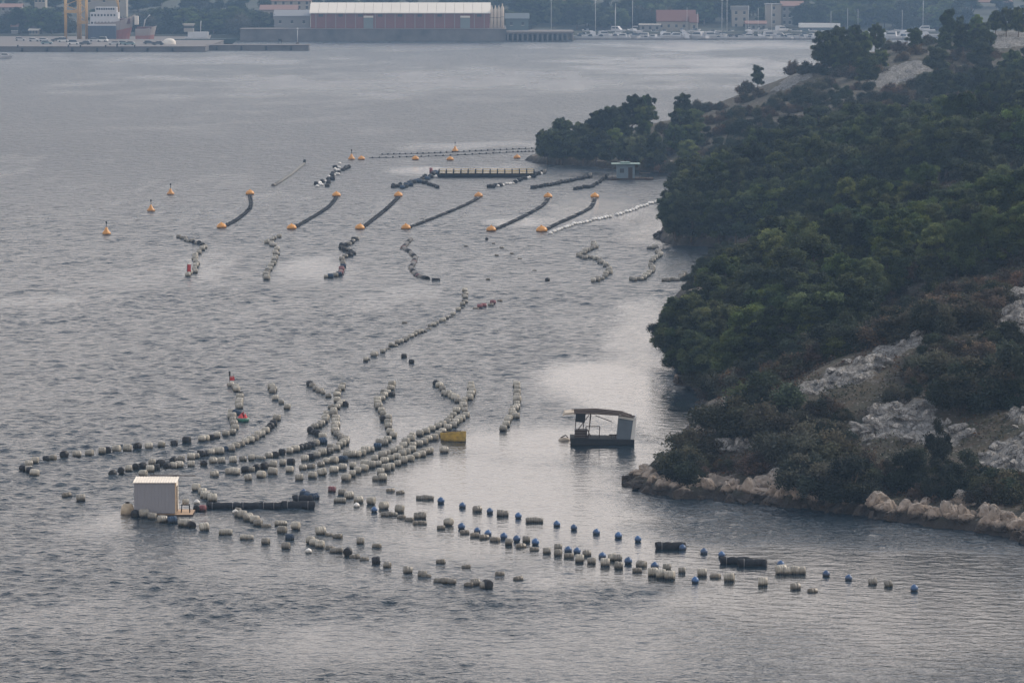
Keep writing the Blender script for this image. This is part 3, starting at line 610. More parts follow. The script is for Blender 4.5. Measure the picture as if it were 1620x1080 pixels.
for poly in rock_px[:7] + [rock_px[-1]]:
    xs = [p[0] for p in poly]; ys = [p[1] for p in poly]; pts = []
    for _ in range(400):
        x = random.uniform(min(xs), max(xs)); y = random.uniform(min(ys), max(ys))
        if not inpoly(x, y, poly) or any((x - a) ** 2 + ((y - c_) * 1.4) ** 2 < 13 ** 2 for a, c_ in pts): continue
        p = hit(x, y, 0, Z)
        if p is None or p.y > 350: continue
        pts.append((x, y)); o = tag(link('limestone_block', random.choice(rocks)), 'broken pale limestone block among others on the near slope', 'rock', 'limestone blocks on the near slope')
        q = random.uniform(.3, .75); o.location = (p.x, p.y, p.z - .08); o.rotation_euler = (random.gauss(0, .3), random.gauss(0, .3), random.gauss(.6, .5)); o.scale = (q * 1.7, q, q * .7)
def along(pl, n):
    P = [Vector(on(*p)) for p in pl]; L = [0]
    for a, b_ in zip(P, P[1:]): L.append(L[-1] + (b_ - a).length)
    o = []
    for k in range(n):
        s = L[-1] * (k + random.uniform(-.3, .3)) / n
        i = max(j for j in range(len(L)) if L[j] <= max(s, 0)); i = min(i, len(P) - 2)
        o.append(P[i].lerp(P[i + 1], (s - L[i]) / (L[i + 1] - L[i])))
    return o
for p in along(coast_px[1:21], 210) + along(coast_px[24:30], 26):
    s = random.choice((.25, .3, .4, .5, .65, .8))
    o = tag(link('shore_stone', random.choice(rocks)), 'small rock at the waterline of the near shore', 'rock', 'small rocks at the waterline')
    x_ = p.x + random.uniform(-.5, 1); y_ = p.y + random.uniform(-.6, 2.6); o.location = (x_, y_, max(0, gz(x_, y_)) - .05); o.rotation_euler = (random.gauss(0, .2), random.gauss(0, .2), random.uniform(0, 6.28)); o.scale = (s * 1.3, s, s * .8)
for p in along(coast_px[37:43], 26) + along(coast_px[44:52], 34):
    s = random.choice((.4, .5, .7, .9))
    o = tag(link('shore_stone', random.choice(rocks)), 'low dark rock at the waterline of the distant headlands', 'rock', 'rocks of the distant headlands')
    o.location = (p.x, p.y + random.uniform(0, 2), .0); o.rotation_euler = (0, 0, random.uniform(0, 6.28)); o.scale = (s * 1.5, s, s * .7)

# ------------------------------------------------------------------ mussel farm floats
def drum_mesh(name, r, L, ribs, n=16):
    m = MB(); h = L / 2
    prof = [(-h, .001), (-h, r * .86), (-h + .02, r * .95)]
    for k in range(ribs):
        c = -h + L * (k + 1) / (ribs + 1)
        prof += [(c - .05, r * .96), (c - .025, r * 1.03), (c + .025, r * 1.03), (c + .05, r * .96)]
    prof += [(h - .02, r * .95), (h, r * .86), (h, .001)]
    m.lathe(prof, n, 'X')
    m.lathe([(h, .045), (h + .03, .045), (h + .03, .001)], 6, 'X', (0, r * .5, 0), False)
    return m.mesh(name)
def ball_mesh(r):
    m = MB(); m.lathe([(r * sin(a), max(.001, r * cos(a))) for a in np.linspace(-pi / 2, pi / 2, 11)], 16)
    m.lathe([(r * .96, .06), (r + .02, .05), (r + .02, .001)], 8, 'Z', (0, 0, 0), False)
    return m.mesh('buoy')
DR = {k: drum_mesh('drum', *v) for k, v in {'std': (.285, .56, 3), 'std2': (.27, .52, 2), 'long': (.22, .84, 4), 'short': (.25, .44, 2), 'big': (.30, .62, 3), 'low': (.22, .58, 2)}.items()}
BALL = ball_mesh(.245)
TYPES = {  # code: mesh choices, material, object name, label colour, centre height
    'w': (('std', 'std2', 'std', 'big'), M_CREAM, 'float_drum', 'dirty cream', .21), 'd': (('std2', 'std'), M_BLACK, 'black_drum', 'black', .19),
    'g': (('std', 'std2', 'short'), M_GREY, 'grey_drum', 'brownish grey', .14), 'l': (('long',), M_CREAM, 'long_drum', 'long cream', .10), 'L': (('long',), M_GREY, 'long_drum', 'long grey', .08),
    'k': (('low',), M_BROWN, 'fouled_drum', 'low brown fouled', .02), 'b': (None, M_BLUE, 'ball_buoy', 'blue ball', .13), 'p': (None, M_WHITEP, 'ball_buoy', 'white ball', .04), 'm': (('std',), M_MAROON, 'maroon_drum', 'dark maroon', .12),
    'n': (('big',), M_NAVY, 'navy_drum', 'dark navy', .15)}
_mc = {}
def dmesh(key, mat):
    k = (key, mat.name)
    if k not in _mc:
        me = (BALL if key is None else DR[key]).copy(); me.materials.clear(); me.materials.append(mat); _mc[k] = me
    return _mc[k]
random.seed(21)
def put(code, px, py, where, group, scale=1.0, yaw=None, lift=0, noun='drum', alone=False):
    keys, mat, name, colr, zc = TYPES[code]
    p = on(px, py)
    o = link(name, dmesh(random.choice(keys) if keys else None, mat))
    q = scale * random.uniform(.93, 1.07)
    o.location = (p.x, p.y + .25, zc * q + random.uniform(-.05, .04) + lift); o.scale = (q, q, q)
    if yaw is None: yaw = random.gauss(pi / 2, .4) if code == 'd' and random.random() < .6 else random.gauss(0, .28)
    o.rotation_euler = (0 if keys is None else random.uniform(0, 6.28), random.gauss(0, .07), yaw)
    tag(o, f"{colr} {'buoy' if keys is None else noun} {where}", 'buoy' if keys is None else 'drum', f"{colr} floats {group}")
    return o
def row(data, where, group, scale=1.0):
    for it in data.split():
        c = it[0]; x, y = it[1:].split(','); put(c, float(x), float(y), where, group, scale)
row("d36,745 w45,746 d47,748 w54,752 w45,738 w55,732 d72,729 g83,727 d101,724 w121,722 w141,720 w161,717.5 d170,716 w184,714.5 w201,713 d217,711 w235,709.5 w255,706.5 d275,704.5 d295,701 w319,698 w325,697 d334,696 w343,692.5 w357,690 w368,687.5 w371.7,680 w370,673.5 w368,667.5 w366.7,661.7 w366,656 n374,657 w378,647 w378,641.7 w379,636.7 w379,631.7 d380,626.7 w374,620 w372,615 w365,611.7",
    'in the leftmost float row, ending at the red flag', 'of the leftmost row')
row("d177.5,753 d191,749 w203,745.5 d214,743 d225,741 w226,753 w237,746 d247,743 w240,736 d254,736 d264,741 w274,740 w283,739 d274,731 g286,729 w302,727 g310,725 d317,723 d324,722.5 w333,719 w340,718 w348,718 n357,714 w365,714 w373,709 g381,706 w388,702 w396,700 g403,697 w407.5,692.5 w413,690 w420,685 d424,681 d428,677 d432.5,673 w437.5,665",
    'in the second float row from the left', 'of the second row')
row("w454,647.5 g445,639 w435,633 g431,622 w429,616 w433,619", 'in the short loose row at the head of the second line', 'of the short loose row')
row("w302,737.5 d322,736.7 w337,733 w350,732.5 w368,732 g384,729 w397.5,728 l411,727 g425,724 d435,723 d446,719 w458,717 w467.5,714.7 d475,713 d480,711 d486,710 d492.5,707.5 w499,704 n510,701.7 w510,695 d503,689 d497,687 d491,685 g498,677.5 g505,676.7 w508,673 w514,669 w515,664 w517,658",
    'in the third float row from the left', 'of the third row')
row("g519,629 g511,624 g506,621 g499,617.5 g494,613 d490,611", 'in the slanting tail left of the third row', 'of the slanting tail')
row("w339,754 w363,750 w372,750 d388,746.7 g397,746 d406,744 d418,742 w432,739 w447,736 d460,734 w482,729 d492,727 w501,723 w510,720 d517.5,719 g523,716 g523,710 w532.5,712.5 w537,707.5 w542,705 w546,703 g546,697.5 g541,696 g537.5,692 g533,690 w530,685 w530,680 w531,675 w531,670 w531,665 w528,658 w527.5,653 g524,647 w533,647.5 w537,643 w541,641 d546,642.5 w533,637 w533,627.5 g535,622.5 w540,617.5 g542,612",
    'in the fourth float row from the left', 'of the fourth row')
row("w392,760 w413,755 w431,751 w458,747 w479,743 g492,741 g507.5,737.5 w517,733 w528,732.5 n542.5,730 w549,723 w557,723 w565,722.5 w572.5,720 w578,716 w587,715 n597,710 w600,703 g607.5,704 w613,699 w622,692.5 w617,687 w614,678 w614,672 w614,665 d606,667 w606,658 w603,653 w599,647 w597.5,642 w597,636 w604,635 w608,629 w613,625 d620,627 w618,617.5 w620,611 g607.5,623",
    'in the fifth float row, bending back to the middle', 'of the fifth row')
row("w473,760 w494,756 w509,752 w528,748 w542,743 w558,741 w577,737 w592.5,730 w605,725 w612.5,722 w622,718 w631,714 w638,709 w642,703 w650,697 w652,693 w664,690 w674,686 w683,682 w692.5,678 w700,674", 'in the sixth float row, left of the yellow skiff', 'of the sixth row')
row("w547.5,760 w557,754 w565,749 w576,745 w587,740 w598,737.5 w608,733 w618,729 w627.5,727 w636,722.5 w643,720 w652,715 w653,708 w662.5,706 w671,702.5 w678,698 w687,696 w694,691 w700,686", 'in the seventh float row, nearest the yellow skiff', 'of the seventh row')
row("g595,760 w605,760 w602,750 w611,745 w618,742.5 w629,737 w637.5,733 w649,729 w659,724 w667,722.5 w673,718 w680,717", 'in the rightmost and shortest of the fanned rows', 'of the shortest fanned row')
row("w702.5,716", 'floating alone in front of the yellow skiff', 'beside the skiff')
row("w708,680 w717,677 w708,672 w720,672 w712,665 w725,668 w717,660 w730,665 w722,653 w737,660 w735,653 w727,648 w733,645 w732.5,640 w735,637 w743,633 w745,627 w747,622 w745,617 w745,612", 'in the thick double row behind the yellow skiff', 'of the thick double row')
row("g724,637 w720,633 w715,630 w708,627 w703,625 g700,618 w695,613 d690,610", 'in the branch leaving the thick double row', 'of the branch')
row("w817,612 w818,617.5 w818,623 w818,630 w818,636 w817.5,642 w818,647 w814,651 w810,655 w812,660 w816,662 w805,665 w803,669 w801,675 w796,682", 'in the short separate column at the right', 'of the separate column', 1.0)
# around the white cabin
row("d213,817 w227.5,818 g240.5,821 w256.5,826 n272,827 w288,832 w296,832.5 d303,835 w322.6,839 l356.5,846 l390,853 g420,860 g452,867.5 p488,874", 'in the front row below the white cabin', 'of the front row')
row("w310,776 w320,782 w324,788 w335.5,793 p311,797.5 d311,808 m319.5,808 w328,790", 'bunched beside the white cabin deck', 'beside the cabin')
row("g376,811 p372,813 g376,817 w383,819 w392.5,823 w403,827 g408,831 k421,834", 'in the short tail below the black net roll', 'below the net roll')
row("l444,831 w467.5,837.5 g446,843 n458,854 w507,845 k521,848 k534,851 w491,860 w497,863 w506,866 k522,869 L532,874 d550,879 k561,883 k576,886 d594.5,892 g612.5,897.5 g570,860 k596,866 g645,906 g668,912 k674,913", 'in the loose row drifting across the foreground', 'of the loose foreground row')
row("L697,921 L710,923 k742,927 g752,926 g767,930 d771,930 k697,891 k737.5,898 k790.5,910 k820,917", 'among the last stragglers at the front', 'of the front stragglers')
row("n482,786 n497,790 n488,789 b480,782", 'in the dark bunch above the net roll', 'of the dark bunch')
row("m525,778 g541,783 w552,788 w567,795 p564,802 l537.5,795 w587,798 w607,805 b592,810 L612,816 L619,816 k635,820 k647.5,824 w632,810 g661,820 g668,820 k660,829 k668,829 g707,830 w710,831 k697.5,837 k617.5,777.5 k633,781", 'at the left end of the blue buoy lines', 'at the head of the blue lines')
row("L668,790 L677,790 b697.5,796 b731.5,803 g755,809 b775,812 g792,816 g799,816 b820,820 L842,826 L850,826 b881,832 b908,838 b943.6,845 b978.5,851 b1009.5,857 b1080,870 b1114,876 b1142,881 b1235.5,897 w1236,907.6 w1246,908 w1258,908 w1268,908 b1307.5,911.5 b1343,918 g1381,924 g1406,928 b1447,935", 'on the farther line of blue buoys', 'of the farther blue line')
row("b730,837 b755,842 b772,847 b797,852 b817.5,857 b847,862 b899,873 b913,875 b953,882.5 b994,892 b1036,898 b1100,922 k735,844 k751,849 k766,852 k783,856 g805,862 k824,866 g832.5,858 k845,871 g865,875 g883,870 g883,879 k900,882 g928.6,879 w917,889 g936,891 w957.5,895 w969,886.6 g977,887 g979,899 g1015,896 k1008,905 w1033,911 w1046,914 w1060,916 g1055,901 g1079,906 w1111,911 k1132,914 w1154,919 w1207,926 g1259,932 k1286,936.7", 'on the nearer line of blue buoys', 'of the nearer blue line')
row("k105,785 g127,792", 'drifting alone left of the white cabin', 'left of the cabin')
# middle distance chains
def chain(pts, code, n, where, group, jx=1.2, jy=.9, scale=1.08):
    P = pts; L = [0]
    for a, b_ in zip(P, P[1:]): L.append(L[-1] + math.hypot(b_[0] - a[0], (b_[1] - a[1]) * 2.2))
    for k in range(n):
        s = L[-1] * k / (n - 1); i = min(max(j for j in range(len(L)) if L[j] <= s + 1e-6), len(P) - 2)
        u = (s - L[i]) / (L[i + 1] - L[i]); x = P[i][0] + (P[i + 1][0] - P[i][0]) * u; y = P[i][1] + (P[i + 1][1] - P[i][1]) * u
        put(random.choice(code), x + random.gauss(0, jx), y + random.gauss(0, jy), where, group, scale)
chain([(283, 377), (302, 384), (323, 391)], 'gdg', 11, 'in the dark arm of the far left chain', 'of the far left chain')
chain([(322, 393), (308, 408), (312, 418), (307, 432), (296, 436)], 'wwwg', 15, 'in the pale arm of the far left chain', 'of the far left chain')
chain([(441, 377), (420, 384), (428, 387), (436, 396), (437, 405), (432, 420), (420, 436), (424, 442)], 'wwgw', 24, 'in the second of the far chains', 'of the second far chain')
chain([(565, 379), (552, 386), (538, 393), (548, 398), (561, 402), (545, 408)], 'gdd', 18, 'in the zigzag top of the third far chain', 'of the third far chain')
chain([(541, 413), (541, 425), (538, 436), (516, 441)], 'ggnm', 12, 'in the lower half of the third far chain', 'of the third far chain')
chain([(939, 386), (942, 393), (913, 406), (945, 412), (962, 424), (964, 432), (958, 438), (940, 446)], 'ggwg', 34, 'in the zigzag chain left of the far cove', 'of the zigzag chain')
chain([(1025, 394), (1036, 392), (1046, 405), (1030, 414), (1033, 428), (1022, 440), (998, 446)], 'ggwg', 28, 'in the bent chain nearest the far cove', 'of the bent chain')
chain([(1050, 446), (1078, 443), (1082, 435)], 'gg', 10, 'in the short chain close to the pines', 'of the short chain')
chain([(734, 459), (737, 470), (734, 481), (727, 490), (708, 505), (686, 516), (662, 529), (634, 543), (619, 549), (604, 558), (588, 566), (577, 571)], 'wwgk', 40, 'in the long lone chain across the middle', 'of the lone middle chain', 1.6, .8, .85)
chain([(749, 489.6), (775, 483), (790, 478)], 'kkm', 6, 'in the broken line right of the lone middle chain', 'of the broken line', 2, .5)
row("d639,566 d651,575", 'drifting below the lone middle chain', 'below the middle chain', .9)
row("k737,390.5 d770,380 k781,386 k793.6,393 k809.6,402 k785.6,405 k822.5,410 k845.6,429 d866,445 k772,443 k640,512", 'scattered on open water below the orange buoys', 'scattered on open water', .85)
chain([(870, 370), (905, 357), (940, 349), (965, 344)], 'p', 24, 'in the white string of floats, left part', 'of the white string', .8, .5, 1.25)
chain([(978, 341), (1003, 332), (1020, 326), (1046, 318)], 'p', 16, 'in the white string of floats, right part', 'of the white string', .8, .5, 1.3)
chain([(772, 298), (810, 291), (862, 273)], 'ddpd', 26, 'in the black and white string right of the fish cage', 'of the black and white string', .8, .5, 1.2)
chain([(842, 299), (880, 292), (934, 281), (935, 277)], 'd', 26, 'in the dark string left of the raft house', 'of the dark string', .6, .3, 1.1)
chain([(910, 300), (935, 297), (948, 290), (957, 282)], 'd', 14, 'in the short dark string beside the raft house', 'of the short dark string', .6, .3, 1.1)
chain([(500, 296), (520, 284), (535, 274), (530, 262)], 'ppd', 22, 'in the white and black knot of floats', 'of the white and black knot', 3, 2, 1.3)
chain([(515, 294), (530, 276), (553, 265)], 'dd', 14, 'in the dark edge of the white and black knot', 'of the white and black knot', 1.5, 1, 1.2)
chain([(622, 298), (650, 291), (672, 285), (690, 275)], 'dn', 30, 'heaped at the left end of the fish cage', 'heaped by the fish cage', 4, 1.6, 1.25)
chain([(668, 289), (692, 298)], 'd', 8, 'in the dark spur below the fish cage', 'of the dark spur', .6, .4, 1.1)

# ------------------------------------------------------------------ orange buoys and black pipes
def dome():
    m = MB(); m.lathe([(-.35, .001), (-.3, .55), (0, .68), (.12, .69), (.3, .6), (.47, .42), (.56, .2), (.58, .001)], 20)
    m.lathe([(.56, .12), (.7, .1), (.7, .001)], 8, smooth=False)
    return m.mesh('buoy')
DOME = dome()
def orange(px, py, label, s=1.0, group='orange end buoys'):
    p = on(px, py); o = tag(link('orange_buoy', DOME, M_ORANGE), label, 'buoy', group)
    o.location = (p.x, p.y + .6 * s, .12); o.scale = (s, s, s); o.rotation_euler = (random.gauss(0, .05), random.gauss(0, .05), random.uniform(0, 6)); return o
M_PIPE = paint('pipe_black', (.010, .012, .016), .9, .3, (.03, .028, .026), 2); M_PIPE.node_tree.nodes['Principled BSDF'].inputs['Specular IOR Level'].default_value = .1
M_STRAP = paint('pale_strap', (.6, .58, .55), .6)
names = ['first', 'second', 'third', 'fourth', 'fifth', 'sixth']
pairs = [((350, 361), (395, 308), [(375, 348), (393, 333), (397, 322)]), ((461, 363), (532, 311), [(485, 350), (507, 337), (522, 326)]), ((569, 363), (630, 311), [(590, 348), (608, 334), (620, 323)]), ((642, 363), (757, 312), [(675, 350), (708, 337), (738, 324)]), ((777, 366), (867, 313), [(805, 354), (836, 339), (858, 326)]), ((857, 367), (941, 313), [(885, 353), (912, 341), (934, 329)])]
for i, (a, b_, mid) in enumerate(pairs):
    nm = names[i]
    orange(*a, f'orange dome buoy at the near end of the {nm} black pipe from the left', 1.0 if i < 5 else 1.15)
    orange(*b_, f'orange dome buoy at the far end of the {nm} black pipe from the left', 1.0)
    P = [on(a[0] + 5, a[1] - 2)] + [on(*q) for q in mid] + [on(b_[0], b_[1] + 2)]
    for k, (j0, j1) in enumerate(((0, 2), (2, 4))):
        seg = []
        for j in range(j0, j1):
            p0, p1, p2, p3 = P[max(j - 1, 0)], P[j], P[j + 1], P[min(j + 2, 4)]
            for u in np.linspace(0, 1, 7)[(0 if j == j0 else 1):]:
                seg.append(.5 * ((2 * p1) + (p2 - p0) * u + (2 * p0 - 5 * p1 + 4 * p2 - p3) * u * u + (3 * p1 - p0 - 3 * p2 + p3) * u ** 3))
        if k == 0: e = seg[-1] + (seg[-2] - seg[-1]).normalized() * .9; seg[-1] = e
        c = seg[0].copy(); r_ = empty('float_pipe', (c.x, c.y, 0), 0, f'{"near" if k == 0 else "far"} length of the {nm} black floating pipe from the left', 'pipe', 'black floating pipes')
        for off in (-.17, .17):
            q = []
            for n_, p_ in enumerate(seg):
                tg = (seg[min(n_ + 1, len(seg) - 1)] - seg[max(n_ - 1, 0)]).normalized(); sd = Vector((tg.y, -tg.x, 0))
                q.append(p_ - c + sd * off + Vector((0, 0, .12)))
            MB().tube(q, .14, 8).build('tube', M_PIPE, r_)
        for n_ in range(2, len(seg) - 1, 3):
            MB().box(seg[n_] - c + Vector((0, 0, .3)), (.62, .1, .05)).build('strap', M_STRAP if i >= 3 else M_PIPE, r_)
def marker(px, py, label, s=1.0):
    p = on(px, py); r_ = empty('marker_buoy', (p.x, p.y + .4, 0), 0, label, 'buoy', 'orange marker buoys with topmarks'); r_.scale = (s,) * 3
    MB().lathe([(-.3, .001), (-.28, .5), (.05, .62), (.2, .6), (.55, .3), (.95, .12), (1.0, .001)], 16).build('float', M_ORANGE, r_)
    MB().tube([(0, 0, .95), (0, 0, 1.75)], .04, 6).build('mast', M_PIPE, r_)
    MB().box((0, 0, 1.6), (.2, .04, .3)).box((0, 0, 1.6), (.04, .2, .3)).build('topmark', M_PIPE, r_)
marker(168, 371, 'orange marker buoy with black topmark, lowest of the three at left')
marker(238.5, 334.5, 'orange marker buoy with black topmark, middle of the three at left')
marker(269.5, 308, 'orange marker buoy with black topmark, upper right of the three at left')
marker(556, 252.5, 'orange marker buoy with topmark beside a round orange buoy', 1.05)
marker(720, 240, 'orange marker buoy with topmark farthest out above the fish cage', 1.05)
orange(571.5, 253, 'round orange buoy right beside a marker buoy with a mast', .95, 'outer orange buoys')
orange(657, 253, 'round orange buoy on the outer float rope, left of the fish cage', .95, 'outer orange buoys')
orange(712, 254, 'round orange buoy on the outer float rope, above the fish cage', .95, 'outer orange buoys')
orange(818, 251, 'round orange buoy on the outer float rope, close to the far headland', .95, 'outer orange buoys')
for k, (pl, lb) in enumerate((([(584, 250.5), (640, 249), (700, 247), (760, 244), (815, 241), (846, 240)], 'nearer dark outer float rope dotted with small floats'), ([(600, 245), (680, 243), (760, 239), (846, 235)], 'farther dark outer float rope dotted with small floats'))):
    P = [on(*p) + Vector((0, 0, .06)) for p in pl]; c = P[0].copy(); r_ = empty('float_rope', (c.x, c.y, 0), 0, lb, 'rope', 'outer float ropes')
    MB().tube([p - Vector((c.x, c.y, 0)) for p in P], .045, 6).build('rope', M_PIPE, r_)
    me = MB().lathe([(-.18, .001), (-.12, .12), (0, .18), (.12, .12), (.18, .001)], 8).mesh('float'); me.materials.append(M_PIPE)
    for j in range(26):
        s = (j + .5) / 26 * (len(P) - 1); i = int(s); q = P[i].lerp(P[i + 1], s - i)
        f = link('float', me, None, r_); f.location = q - Vector((c.x, c.y, -.03))
# long plain pipe, upper left
P = [on(434, 294), on(445, 287), on(460, 277), on(481, 260)]; c = P[0].copy(); r_ = empty('float_pipe', (c.x, c.y, 0), 0, 'lone weathered grey floating pipe above the orange buoys', 'pipe')
MB().tube([p - c + Vector((0, 0, .1)) for p in P], .28, 10).build('tube', paint('pipe_grey', (.10, .10, .095), .7, .4), r_)
MB().tube([P[-1] - c + Vector((0, 0, .1)), P[-1] - c + Vector((.1, .5, .7))], .25, 10).build('upturned_end', M_PIPE, r_)
MB().tube([Vector((-.2, -.5, .08)), Vector((0, 0, .1))], .31, 10).build('end_cap', M_GREY, r_)
# black tube chain
P = [on(x, y) + Vector((0, 0, .2)) for x, y in ((650, 379), (644, 385), (638, 393), (650, 400), (657, 408), (655, 416), (650, 424), (655, 432), (662, 438), (677, 442))]; c = P[0].copy()
r_ = empty('tube_chain', (c.x, c.y, 0), 0, 'black serpentine float tube on open water in the middle', 'float tube')
for k in range(len(P) - 1):
    a = P[k] - c; b2_ = P[k + 1] - c; dv = (b2_ - a) * .04
    MB().tube([a + dv, b2_ - dv], .36, 10).build('tube', M_BLACK, r_)
    if k % 3 == 1: MB().tube([b2_ - dv, b2_ + dv * .9], .39, 10).build('red_collar', M_MAROON, r_)
a = on(683, 444); o = MB().tube([(-.5, 0, .1), (.5, 0, .1)], .24, 10).build('loose_tube', M_BLACK); o.location = (a.x + .5, a.y, 0); tag(o, 'short loose black tube below the serpentine float tube', 'float tube')
# flags on the chains
def flag(px, py, label, c1, c2, h=1.4):
    p = on(px, py); r_ = empty('flag_buoy', (p.x, p.y, 0), 0, label, 'flag buoy')
    MB().lathe([(-.2, .001), (-.15, .2), (.2, .24), (.34, .001)], 10).build('float', M_MAROON, r_)
    MB().tube([(0, 0, .2), (.03, 0, h)], .03, 6).build('staff', M_PIPE, r_)
    m = MB(); n = 6
    for k in range(n):
        x = .04 + k * .07; m.add([(x, .04 * sin(k * 1.4), .45), (x + .07, .04 * sin(k * 1.4 + 1.4), .5), (x + .07, .04 * sin(k * 1.4 + 1.4), h - .25), (x, .04 * sin(k * 1.4), h - .05)], [(0, 1, 2, 3)])
    m.build('flag', paint('cloth_' + c1[0], c1[1], .8, .2), r_)
    if c2: MB().box((.02, 0, h + .12), (.16, .1, .4)).build('topmark', paint('cloth_' + c2[0], c2[1], .8), r_)
flag(363, 610, 'small red buoy with a black topmark at the tip of the leftmost row', ('red', (.45, .04, .04)), ('black', (.02, .02, .02)), 1.0)
flag(296, 436, 'small red flag at the foot of the far left chain', ('red', (.45, .04, .04)), None, 1.5)
# green skiff-like float with a red cover
p = on(384, 667); r_ = empty('covered_float', (p.x, p.y + .4, 0), .3, 'green float with a red cloth heaped on it beside the leftmost row', 'float')
MB().lathe([(-.1, .001), (-.05, .45), (.18, .55), (.28, .5), (.3, .001)], 10).build('base', paint('green_plastic', (.03, .15, .10), .5, .3), r_)
m = MB(); ring = []
for k in range(12):
    a = k * pi / 6; ring.append((cos(a) * (.42 + .08 * sin(3 * a)), sin(a) * .35, .27 + .05 * sin(5 * a)))
m.add(ring + [(.05, 0, .85), (-.1, .05, .7), (.15, -.05, .72)], [(k, (k + 1) % 12, 12 + (0 if 2 <= k < 5 else (1 if k < 9 else 2))) for k in range(12)])
m.build('cloth', paint('cloth_red', (.45, .04, .04), .8, .2), r_)

# ------------------------------------------------------------------ black net rolls
M_NET = paint('net_black', (.018, .02, .025), .8, .4, (.05, .05, .05), 8, bump=.6)
M_BAND = paint('grey_band', (.22, .22, .23), .7)
def roll(px0, px1, py, rad, label, parent=None, lift=.3, sag=.0):
    a = on(px0, py); b_ = on(px1, py); n = max(8, int((b_ - a).length / .09)); r_ = empty('net_roll', (a.x, a.y + rad, 0), 0, label, 'net roll', 'black net rolls')
    P = [Vector(((b_ - a).x * k / n, .05 * sin(k * .5), lift + sag * sin(k / n * pi) + .02 * sin(k * .9))) for k in range(n + 1)]
    MB().tube(P, [rad * (.93 + .09 * (k % 5 > 1) + .03 * sin(k * 2.1)) for k in range(n + 1)], 14).build('roll', M_NET, r_)
    for k in range(4, n - 3, 8):
        MB().tube([P[k], P[k] + Vector((.03, 0, 0))], rad * 1.06, 14).build('band', M_BAND if k % 3 else M_NET, r_)
    return r_
roll(327, 445, 805, .25, 'long black ribbed net roll floating right of the white cabin', lift=.2)
roll(446, 497, 805, .3, 'end piece of black net roll nearest the dark bunch', lift=.24)
roll(463, 494, 801, .24, 'black net roll piled on the end piece of the long roll', lift=.55)
roll(1038, 1085, 869, .27, 'black net roll on the blue buoy line, left of three', lift=.2)
roll(1140, 1186, 892, .25, 'black net roll behind another on the blue buoy line', lift=.2)
roll(1168, 1213, 896, .27, 'front black net roll of the overlapping pair', lift=.2)

# ------------------------------------------------------------------ white cabin on its raft
M_CAB = paint('shaded_cabin_panel', (.20, .20, .222), .5, .12, (.3, .3, .3), 1.2)  # white panels darkened: shade on the front wall is put into the colour
M_CABR = paint('cabin_roof_sheet', (.74, .68, .60), .5, .2, (.3, .26, .2), 2)  # paler than the front panels: light on roof and side walls painted in
M_TRIM = paint('pale_timber', (.55, .40, .26), .7, .3, (.2, .13, .08), 4)
M_DECK = paint('deck_timber', (.42, .29, .19), .8, .4, (.15, .1, .07), 4)
M_DARKW = paint('dark_timber', (.055, .04, .032), .85, .3, (.02, .02, .02), 3)
a = on(212.3, 812, .15); b_ = on(278, 812, .15); Wd = b_.x - a.x; D = 2.3; Hc = 2.12
r_ = empty('floating_cabin', ((a.x + b_.x) / 2, a.y, 0), 0, 'white panel cabin on a timber raft at lower left', 'cabin')
hw = Wd / 2
np_ = 12
for k in range(np_):
    x0 = -hw + Wd * k / np_; x1 = -hw + Wd * (k + 1) / np_
    MB().b2((x0, .01 + .0015 * (k % 2), .17), (x1 - .005, .06, .17 + Hc)).build('wall_panel', M_CAB, r_)
MB().b2((hw - .05, .062, .17), (hw, D, .17 + Hc)).b2((-hw, .062, .17), (-hw + .05, D, .17 + Hc)).b2((-hw + .06, D - .05, .17), (hw - .06, D - .002, .17 + Hc)).build('wall', M_CABR, r_)
MB().b2((hw - .04, -.015, .16), (hw + .045, .09, .18 + Hc)).build('corner_trim', M_TRIM, r_)
for k in range(16):
    x0 = -hw - .08 + (Wd + .16) * k / 16; wv = (Wd + .16) / 16
    MB().prism([(-.1, .19 + Hc), (-.1, .215 + Hc), (D + .1, .32 + Hc), (D + .1, .295 + Hc)], x0 + .006, x0 + wv - .006, 'X').prism([(-.1, .216 + Hc), (-.1, .245 + Hc), (D + .1, .345 + Hc), (D + .1, .32 + Hc)], x0 + .03, x0 + .075, 'X').build('roof_sheet', M_CABR, r_)
MB().tube([(-hw + .9, D + .02, .42 + Hc), (hw + 1.25, D + .1, .38 + Hc)], .035, 6).build('ridge_pole', M_DARKW, r_)
for k in range(9):
    y0 = -.1 + k * .3
    MB().b2((-hw - .1, y0, .04), (hw + 1.17, y0 + .275, .10)).build('deck_plank', M_DECK, r_)
MB().b2((-hw - .08, -.14, -.1), (hw + 1.17, -.105, .09)).b2((hw + 1.175, -.14, -.1), (hw + 1.21, 2.6, .09)).build('deck_edge', M_DARKW, r_)
MB().b2((hw + .002, .7, .17), (hw + .03, 1.5, 1.95)).build('door', M_DARKW, r_)
# trestle with a drum on the deck
tx, ty = a.x + Wd + .62, a.y + .9
tr_ = empty('drum_trestle', (tx, ty, .1), 0, 'dark metal trestle stand on the cabin deck', 'stand')
for sx_ in (-.26, .26):
    for sy_ in (-.2, .2): MB().tube([(sx_ * 1.15, sy_ * 1.2, 0), (sx_, sy_, .55)], .025, 6).build('leg', M_PIPE, tr_)
MB().box((0, -.2, .55), (.62, .04, .04)).build('rail', M_PIPE, tr_); MB().box((0, .2, .55), (.62, .04, .04)).build('rail', M_PIPE, tr_)
for sx_ in (-.27, .27): MB().tube([(sx_, -.2, .25), (sx_, .2, .25)], .02, 5).build('brace', M_PIPE, tr_)
o = put('w', 292, 800, 'resting on the trestle of the cabin deck', 'on the trestle'); o.location = (tx, ty, .1 + .57 + .2); o.scale = (.8, .8, .7); o.rotation_euler = (0, 0, .1)
